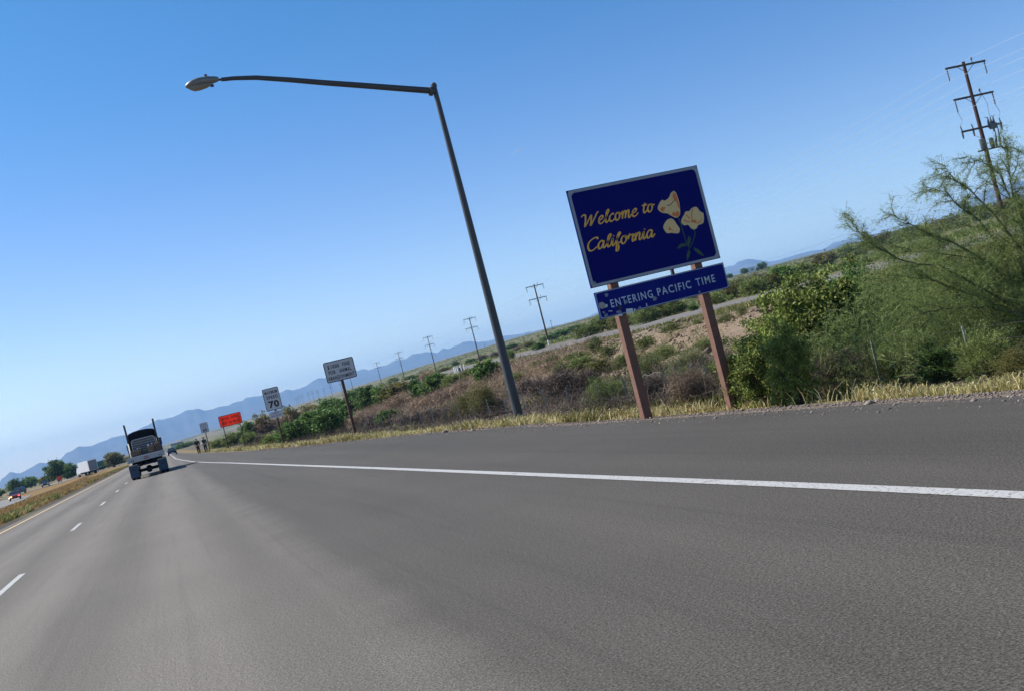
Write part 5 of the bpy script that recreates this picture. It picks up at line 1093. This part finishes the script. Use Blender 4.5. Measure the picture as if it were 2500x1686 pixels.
for s_, nm in ((-1, 0), (1, 1)):
    xo = -.08 + s_ * 1.02
    MB().tube([(xo, 7.05, 1.1), (xo, 7.05, 2.6)], [.095, .095], 12).build('exhaust_guard', CHR, tk, smooth=True)
    MB().tube([(xo, 7.05, 2.6), (xo, 7.05, 3.4), (xo + s_ * .01, 7.02, 3.85), (xo + s_ * .02, 6.95, 4.0)], [.07, .07, .07, .065], 12).build('exhaust_stack', CHR if False else M('stack_dark', (.03, .03, .035), .4, .6, var=.2) if s_ < 0 else bpy.data.materials['stack_dark'], tk, smooth=True)
    MB().box(xo + s_ * .02, xo + s_ * .28, 9.9, 10.02, 2.0, 2.55).build('mirror', NAVY, tk, bevel=.03)
    MB().box(min(xo, xo + s_ * .22), max(xo, xo + s_ * .22), 8.6, 9.9, 1.3, 2.05).build('side_fairing', NAVY, tk, bevel=.05)
    MB().tube([(xo + s_ * .03, 7.3, .85), (xo + s_ * .03, 8.6, .85)], [.33, .33], 14).build('fuel_tank', CHR, tk, smooth=True)
    MB().prism_x([(11.0, .5), (11.15, 1.0), (11.6, 1.22), (12.1, 1.15), (12.5, .85), (12.6, .5)], min(s_ * .75 - .05, s_ * 1.2 - .05), max(s_ * .75 - .05, s_ * 1.2 - .05)).build('fender', NAVY, tk, bevel=.04)
    wheel(tk, s_ * .85, s_ * 1.15, 11.8, .52)

def car(name, label, cat, loc, az, paint_m, front=None, rear=None, kind='sedan', group=None):
    """a passenger car, nose towards local +Y"""
    c = empty(name, loc, -rad(az), label, cat, group)
    side = {'sedan': [(-2.25, .32), (-2.3, .62), (-2.2, .92), (-1.5, 1.0), (1.0, .98), (2.0, .80), (2.25, .60), (2.2, .30)], 'suv': [(-2.2, .38), (-2.25, .75), (-2.2, 1.05), (.9, 1.08), (2.05, .98), (2.2, .75), (2.2, .38)]}[kind]
    roof = {'sedan': [(-1.75, .98), (-1.05, 1.42), (.15, 1.45), (1.0, .97)], 'suv': [(-2.18, 1.05), (-2.0, 1.72), (.2, 1.76), (.98, 1.06)]}[kind]
    MB().prism_x(side, -.88, .88).build('body', paint_m, c, bevel=.07)
    n = len(roof); mb = MB(); v = [(-.82 if z < 1.2 else -.62, y, z) for y, z in roof] + [(.82 if z < 1.2 else .62, y, z) for y, z in roof]
    mb.add(v, [tuple(range(n)), tuple(range(2 * n - 1, n - 1, -1))] + [(i, i + 1, n + i + 1, n + i) for i in range(n - 1)] + [(n - 1, 0, n, 2 * n - 1)])
    g = mb.build('cabin', GLS, c)
    zr = max(z for _, z in roof); y0, y1 = roof[1][0], roof[2][0]; MB().box(-.62, .62, y0, y1, zr - .03, zr + .02).build('roof', paint_m, c, bevel=.02)
    for s_ in (-1, 1):
        for yw in (-1.4, 1.4): wheel(c, s_ * .68, s_ * .90, yw, .33)
        MB().box(s_ * .62 - .16, s_ * .62 + .16, 2.17, 2.27, .58, .74).build('headlight', (front or (CHR, CHR))[0 if s_ > 0 else 1], c, bevel=.02)
        MB().box(s_ * .68 - .14, s_ * .68 + .14, -2.32, -2.24, .68, .84).build('tail_light', rear or LENSR, c, bevel=.02)
        MB().box(s_ * .95 - .1, s_ * .95 + .1, .75, .88, 1.0, 1.12).build('mirror', paint_m, c)
    MB().box(-.4, .4, -2.34, -2.29, .40, .55).build('licence_plate', SIGNW, c); return c
BLACKCAR = M('black_car_paint', (.012, .012, .018), .25, var=0, spec=.5); REDCAR = M('dark_red_car_paint', (.14, .012, .012), .3, var=0)
car('car', 'dark sedan seen from behind just right of the flatbed truck', 'car', (1.15, 222, 0), 0, BLACKCAR)
car('car', 'small dark red car on the far carriageway with glowing lights', 'car', (-25.2, 193.4, height(-25.2, 193.4) + .07), 172, REDCAR, (M('headlamp_amber', (1, .55, .12), .3, var=0, emit=3), M('headlamp_red', (1, .08, .05), .3, var=0, emit=2)))
car('car', 'dark car far off on the pale road left of the big round tree', 'car', (-30.0, 288, height(-30, 288) + .1), 176, BLACKCAR)
car('offroad_car', 'dark boxy car by the trees behind the small red car', 'car', (-33.6, 266, height(-33.6, 266) + .1), 198, M('dark_green_paint', (.03, .04, .035), .4, var=0), kind='suv')
# white box truck turning away on the far road
bt = empty('box_truck', (-18.2, 290, height(-18.2, 290) + .1), rad(30), 'white box truck on the far road beyond the end of the median', 'truck')
WB = M('white_box_paint', (.74, .74, .76), .5, var=.06)
bx = MB().box(-1.25, 1.25, 0, 5.6, 1.0, 3.75).build('cargo_box', WB, bt, bevel=.03)
MB().box(-1.12, 1.12, -.03, -.005, 1.08, 3.62).build('roll_door', M('roll_door_grey', (.20, .21, .23), .6, var=.1), bx)
MB().prism_x([(5.75, .6), (5.75, 2.5), (7.0, 2.5), (7.6, 1.6), (7.7, .6)], -1.05, 1.05).build('cab', WB, bt, bevel=.05)
MB().box(-.9, .9, .2, 7.3, .65, .98).build('chassis', CHS, bt)
for s_ in (-1, 1):
    for yw in (1.4, 6.6): wheel(bt, s_ * .75, s_ * 1.15, yw, .48)
    MB().box(s_ * .95 - .12, s_ * .95 + .12, -.06, -.01, .78, .92).build('tail_light', LENSR, bt)

# ------------------------------------------------------------------ people walking away along the shoulder
SKIN = M('skin', (.30, .17, .11), .6, var=.08); HAIR = M('dark_hair', (.012, .010, .009), .7, var=.2, scale=30)
def skin_mesh(nodes, edges, levels=2, root=0):
    """nodes: (x,y,z,r) -> one continuous surface"""
    me = bpy.data.meshes.new('tmp'); me.from_pydata([n_[:3] for n_ in nodes], edges, []); o = bpy.data.objects.new('tmp', me); COL.objects.link(o)
    o.modifiers.new('skin', 'SKIN'); md = o.modifiers.new('sub', 'SUBSURF'); md.levels = md.render_levels = levels
    for i, d in enumerate(me.skin_vertices[0].data):
        d.radius = (nodes[i][3], nodes[i][4] if len(nodes[i]) > 4 else nodes[i][3]); d.use_root = (i == root)
    dg = bpy.context.evaluated_depsgraph_get(); out = bpy.data.meshes.new_from_object(o.evaluated_get(dg)); bpy.data.objects.remove(o); bpy.data.meshes.remove(me)
    for p in out.polygons: p.use_smooth = True
    return out
def person(loc, az, H, label, top_m, leg_m, stride=.18, swing=.12, skirt=False, extra=None):
    r = empty('person', loc, -rad(az), label, 'person'); k = H / 1.75
    def J(*a): return tuple(q * k for q in a)
    hips = {'l': (-.09, .02, .90), 'r': (.09, -.02, .90)}
    kn = {'l': (-.10, stride * .55, .50), 'r': (.10, -stride * .25, .49)}; an = {'l': (-.10, stride, .09), 'r': (.10, -stride * 1.1, .12)}; toe = {'l': (-.11, stride + .17, .035), 'r': (.11, -stride * 1.1 + .15, .03)}
    sh = {'l': (-.19, 0, 1.43), 'r': (.19, 0, 1.43)}; el = {'l': (-.24, -swing * .6, 1.15), 'r': (.24, swing * .3, 1.15)}; wr = {'l': (-.25, -swing * .6 + .06, .92), 'r': (.25, swing + .05, .93)}
    nd = [J(0, 0, .96, .145, .10), J(0, .01, 1.14, .135, .095), J(0, .01, 1.33, .165, .105), J(0, 0, 1.46, .07), J(0, .02, 1.53, .052), J(0, .03, 1.62, .085, .098), J(0, .03, 1.70, .075, .085)]; ed = [(0, 1), (1, 2), (2, 3), (3, 4), (4, 5), (5, 6)]
    idx = {}
    for s_ in 'lr':
        b = len(nd); nd += [J(*hips[s_], .095), J(*kn[s_], .062), J(*an[s_], .042), J(*toe[s_], .035)]; ed += [(0, b), (b, b + 1), (b + 1, b + 2), (b + 2, b + 3)]
        b = len(nd); nd += [J(*sh[s_], .062), J(*el[s_], .045), J(*wr[s_], .031), J(wr[s_][0], wr[s_][1] + .02, wr[s_][2] - .08, .034)]; ed += [(2, b), (b, b + 1), (b + 1, b + 2), (b + 2, b + 3)]
        for q in range(4):
            nd.append(J(wr[s_][0] + (q - 1.5) * .004, wr[s_][1] + .01 + (q - 1.5) * .018, wr[s_][2] - .165 + abs(q - 1.4) * .012, .009)); ed.append((b + 3, len(nd) - 1))
        nd.append(J(wr[s_][0] * .9, wr[s_][1] + .055, wr[s_][2] - .105, .010)); ed.append((b + 3, len(nd) - 1))
    link('body', skin_mesh(nd, ed), SKIN, r)
    t = [J(0, 0, .93, .165, .12), J(0, .01, 1.14, .155, .115), J(0, .01, 1.34, .185, .125), J(0, 0, 1.475, .085)]; e = [(0, 1), (1, 2), (2, 3)]
    for s_ in 'lr':
        b = len(t); t += [J(*sh[s_], .082), J(*el[s_], .062), J(el[s_][0] * .4 + wr[s_][0] * .6, el[s_][1] * .4 + wr[s_][1] * .6, el[s_][2] * .4 + wr[s_][2] * .6, .052)]; e += [(2, b), (b, b + 1), (b + 1, b + 2)]
    link('jacket', skin_mesh(t, e), top_m, r)
    t = [J(0, 0, .97, .155, .115)]; e = []
    for s_ in 'lr':
        b = len(t); t += [J(*hips[s_][:2], .84, .115), J(*kn[s_], .085), J(an[s_][0], an[s_][1], an[s_][2] + .03, .062)]; e += [(0, b), (b, b + 1), (b + 1, b + 2)]
    link('trousers', skin_mesh(t, e), leg_m, r)
    for s_ in 'lr': link('shoe', skin_mesh([J(an[s_][0], an[s_][1] - .03, .055, .05), J(*toe[s_][:2], .04, .042)], [(0, 1)]), BLACKCAR, r)
    link('hair', skin_mesh([J(0, .0, 1.60, .09, .085), J(0, .02, 1.70, .098, .105), J(0, .05, 1.755, .07, .08)], [(0, 1), (1, 2)]), HAIR, r)
    for s_ in (-1, 1): MB().box(s_ * .095 * k - .012, s_ * .095 * k + .012, .02, .06, 1.59 * k, 1.65 * k).build('ear', SKIN, r, bevel=.008)
    return r
person((3.62, 128, 0.0), 8, 1.84, 'person in all dark clothes walking on the shoulder, left of two', M('black_jacket', (.010, .009, .014), .8, var=.2), M('black_trousers', (.012, .010, .013), .8, var=.2), .14, .1)
person((4.44, 127.5, -.04), 2, 1.84, 'person in dark top and dark green trousers walking beside the far grey sign', M('dark_top', (.02, .018, .03), .8, var=.2), M('green_trousers', (.015, .04, .04), .8, var=.2), .10, .16)
o = skin_mesh([(0, 0, .15, .09), (0, .02, .3, .13), (.01, .02, .45, .10), (.0, .02, .56, .03)], [(0, 1), (1, 2), (2, 3)]); ob = link('carrier_bag', o, M('white_bag', (.7, .7, .72), .6, var=.05)); ob.location = (4.14, 127.4, .78); ob.scale = (.9, 1, 1); tag(ob, 'white bag hanging at the left hand of the person in green trousers', 'bag')

# ------------------------------------------------------------------ trees and buildings across the median and far off
def tree(x, y, w, h, kind, label, group=None, trunk=True):
    z = height(x, y) - .1; rt = empty('broadleaf_tree', (x, y, z), random.uniform(0, 6), label, 'tree', group)
    mb = MB(); mb.tube([(0, 0, -.3), (.05 * w, 0, h * .25), (0, .04 * w, h * .6)], [.045 * w, .035 * w, .015 * w], 7).build('trunk', BARK, rt, smooth=True)
    mb = MB()
    for k in range(7):
        a = k * .9 + random.random(); mb.tube([(.03 * w, 0, h * .2), (.2 * w * math.cos(a), .2 * w * math.sin(a), h * .45), (.36 * w * math.cos(a), .36 * w * math.sin(a), h * (.5 + .3 * random.random()))], [.022 * w, .015 * w, .006 * w], 5)
    mb.build('limbs', BARK, rt)
    C = lumps(210, 'tree'); C[:, 2] = np.clip((C[:, 2] - .02) * 1.04, .02, 1); P = np.repeat(C, 26, 0) + RNG.normal(size=(210 * 26, 3)) * .05
    V, F = leaves(P * np.array([w, w, h]), .065 * w, .045 * w); link('crown', np_mesh('crown', V, F), LEAF[kind], rt); return rt
G2 = 'trees across the median'
tree(-31.0, 336, 7.6, 6.2, 'dark', 'big round dark tree behind the small orange board across the median', G2)
tree(-27.4, 333, 5.0, 4.4, 'dark', 'dark tree right of the big round tree across the median', G2)
tree(-36.5, 352, 4.2, 2.6, 'olive', 'low olive tree left of the big round tree', G2)
tree(-15.5, 345, 6.4, 4.6, 'olive', 'pale olive tree behind the green guide sign', G2)
tree(-51.5, 401, 5.2, 4.4, 'dark', 'dark tree with a spike top far left, second from the left edge', G2)
tree(-46.8, 403, 6.0, 4.2, 'dark', 'dark flat topped tree right of the spike topped tree at far left', G2)
tree(-39.5, 262, 3.9, 2.6, 'dark', 'dark shrubby tree at the left edge behind the red car', G2)
tree(-44.5, 300, 6.5, 2.6, 'dark', 'low dark tree at the far left edge', G2)
tree(-22.8, 335, 3.0, 2.8, 'dark', 'small dark tree beside the tan shed', G2)
for k, (x, y, w, h) in enumerate([(-24, 420, 7, 2.6), (-19, 520, 9, 3.0), (-30, 470, 9, 3.2), (-40, 520, 12, 4), (-55, 560, 14, 4), (-66, 540, 12, 4), (-8, 600, 8, 2.4), (-12, 430, 5, 2.0), (8, 560, 9, 3), (14, 640, 10, 3)]):
    plant('olive' if k % 2 else 'dark', x, y, w, h, '%s far bush on the plain around the end of the freeway, number %s by distance' % ('olive' if k % 2 else 'dark', 'one two three four five six seven eight nine ten'.split()[k]), 'far bushes round the freeway end')
def shed(name, x, y, az, w, d, h, wall, roof_c, label, door=True):
    rt = empty(name, (x, y, height(x, y) - .1), -rad(az), label, 'building'); MB().box(-w / 2, w / 2, -d / 2, d / 2, 0, h).build('wall', wall, rt)
    MB().prism([(-w / 2 - .2, h), (w / 2 + .2, h), (w / 2 - .1, h + .35), (-w / 2 + .1, h + .35)], -d / 2 - .2, d / 2 + .2).build('roof', roof_c, rt)
    if door: MB().box(-w * .4, -w * .18, -d / 2 - .04, -d / 2 - .005, 0, h * .7).build('door', WHT, rt); MB().box(w * .05, w * .3, -d / 2 - .04, -d / 2 - .005, h * .45, h * .75).build('window', GLS, rt)
    return rt
TANW = M('tan_wall', (.26, .24, .21), .8, var=.1); ROOFM = M('grey_roof', (.22, .21, .21), .8, var=.1)
shed('shed', -23.5, 352, -10, 3.6, 4.5, 2.9, TANW, ROOFM, 'tan blocky shed between the dark trees and the white box truck')
shed('warehouse', 10.5, 930, 10, 8.5, 12, 4.6, M('far_grey_wall', (.28, .27, .27), .8), ROOFM, 'low grey building on the horizon right of the flatbed truck')
shed('house', 399, 610, 35, 5.5, 6, 3.4, WHT, WHT, 'tiny white house among dark trees right of the welcome sign')
shed('long_barn', 560, 640, 42, 30, 10, 2.2, WHT, WHT, 'long low white building far off behind the feathery tree', False)
for k, (x, y, w, h) in enumerate([(391, 606, 5.5, 4.2), (405, 606, 6.5, 5), (382, 612, 5, 3.2), (413, 618, 4, 3)]): tree(x, y, w, h, 'dark', ('dark far tree touching the left side of the tiny white house', 'tallest dark far tree right of the tiny white house', 'leftmost dark far tree near the tiny white house', 'rightmost dark far tree near the tiny white house')[k], 'trees beside the tiny white house')

mt_ = bpy.data.materials.new('vapour'); mt_.use_nodes = True; q_ = mt_.node_tree; tb_ = q_.nodes.new('ShaderNodeBsdfTransparent'); ms_ = q_.nodes.new('ShaderNodeMixShader'); ms_.inputs[0].default_value = .35
q_.nodes['Principled BSDF'].inputs['Base Color'].default_value = (.9, .9, .9, 1); q_.links.new(tb_.outputs[0], ms_.inputs[1]); q_.links.new(q_.nodes['Principled BSDF'].outputs[0], ms_.inputs[2]); q_.links.new(ms_.outputs[0], q_.nodes['Material Output'].inputs[0])
tag(MB().tube([(4681, 11568, 2442), Vector((4681, 11568, 2442)).lerp(Vector((4864, 11503, 2475)), .5), (4864, 11503, 2475)], [2.5, 6, 5], 8).build('vapour_trail', mt_), 'short faint white vapour trail in the sky between lamp post and welcome sign', 'vapour trail')
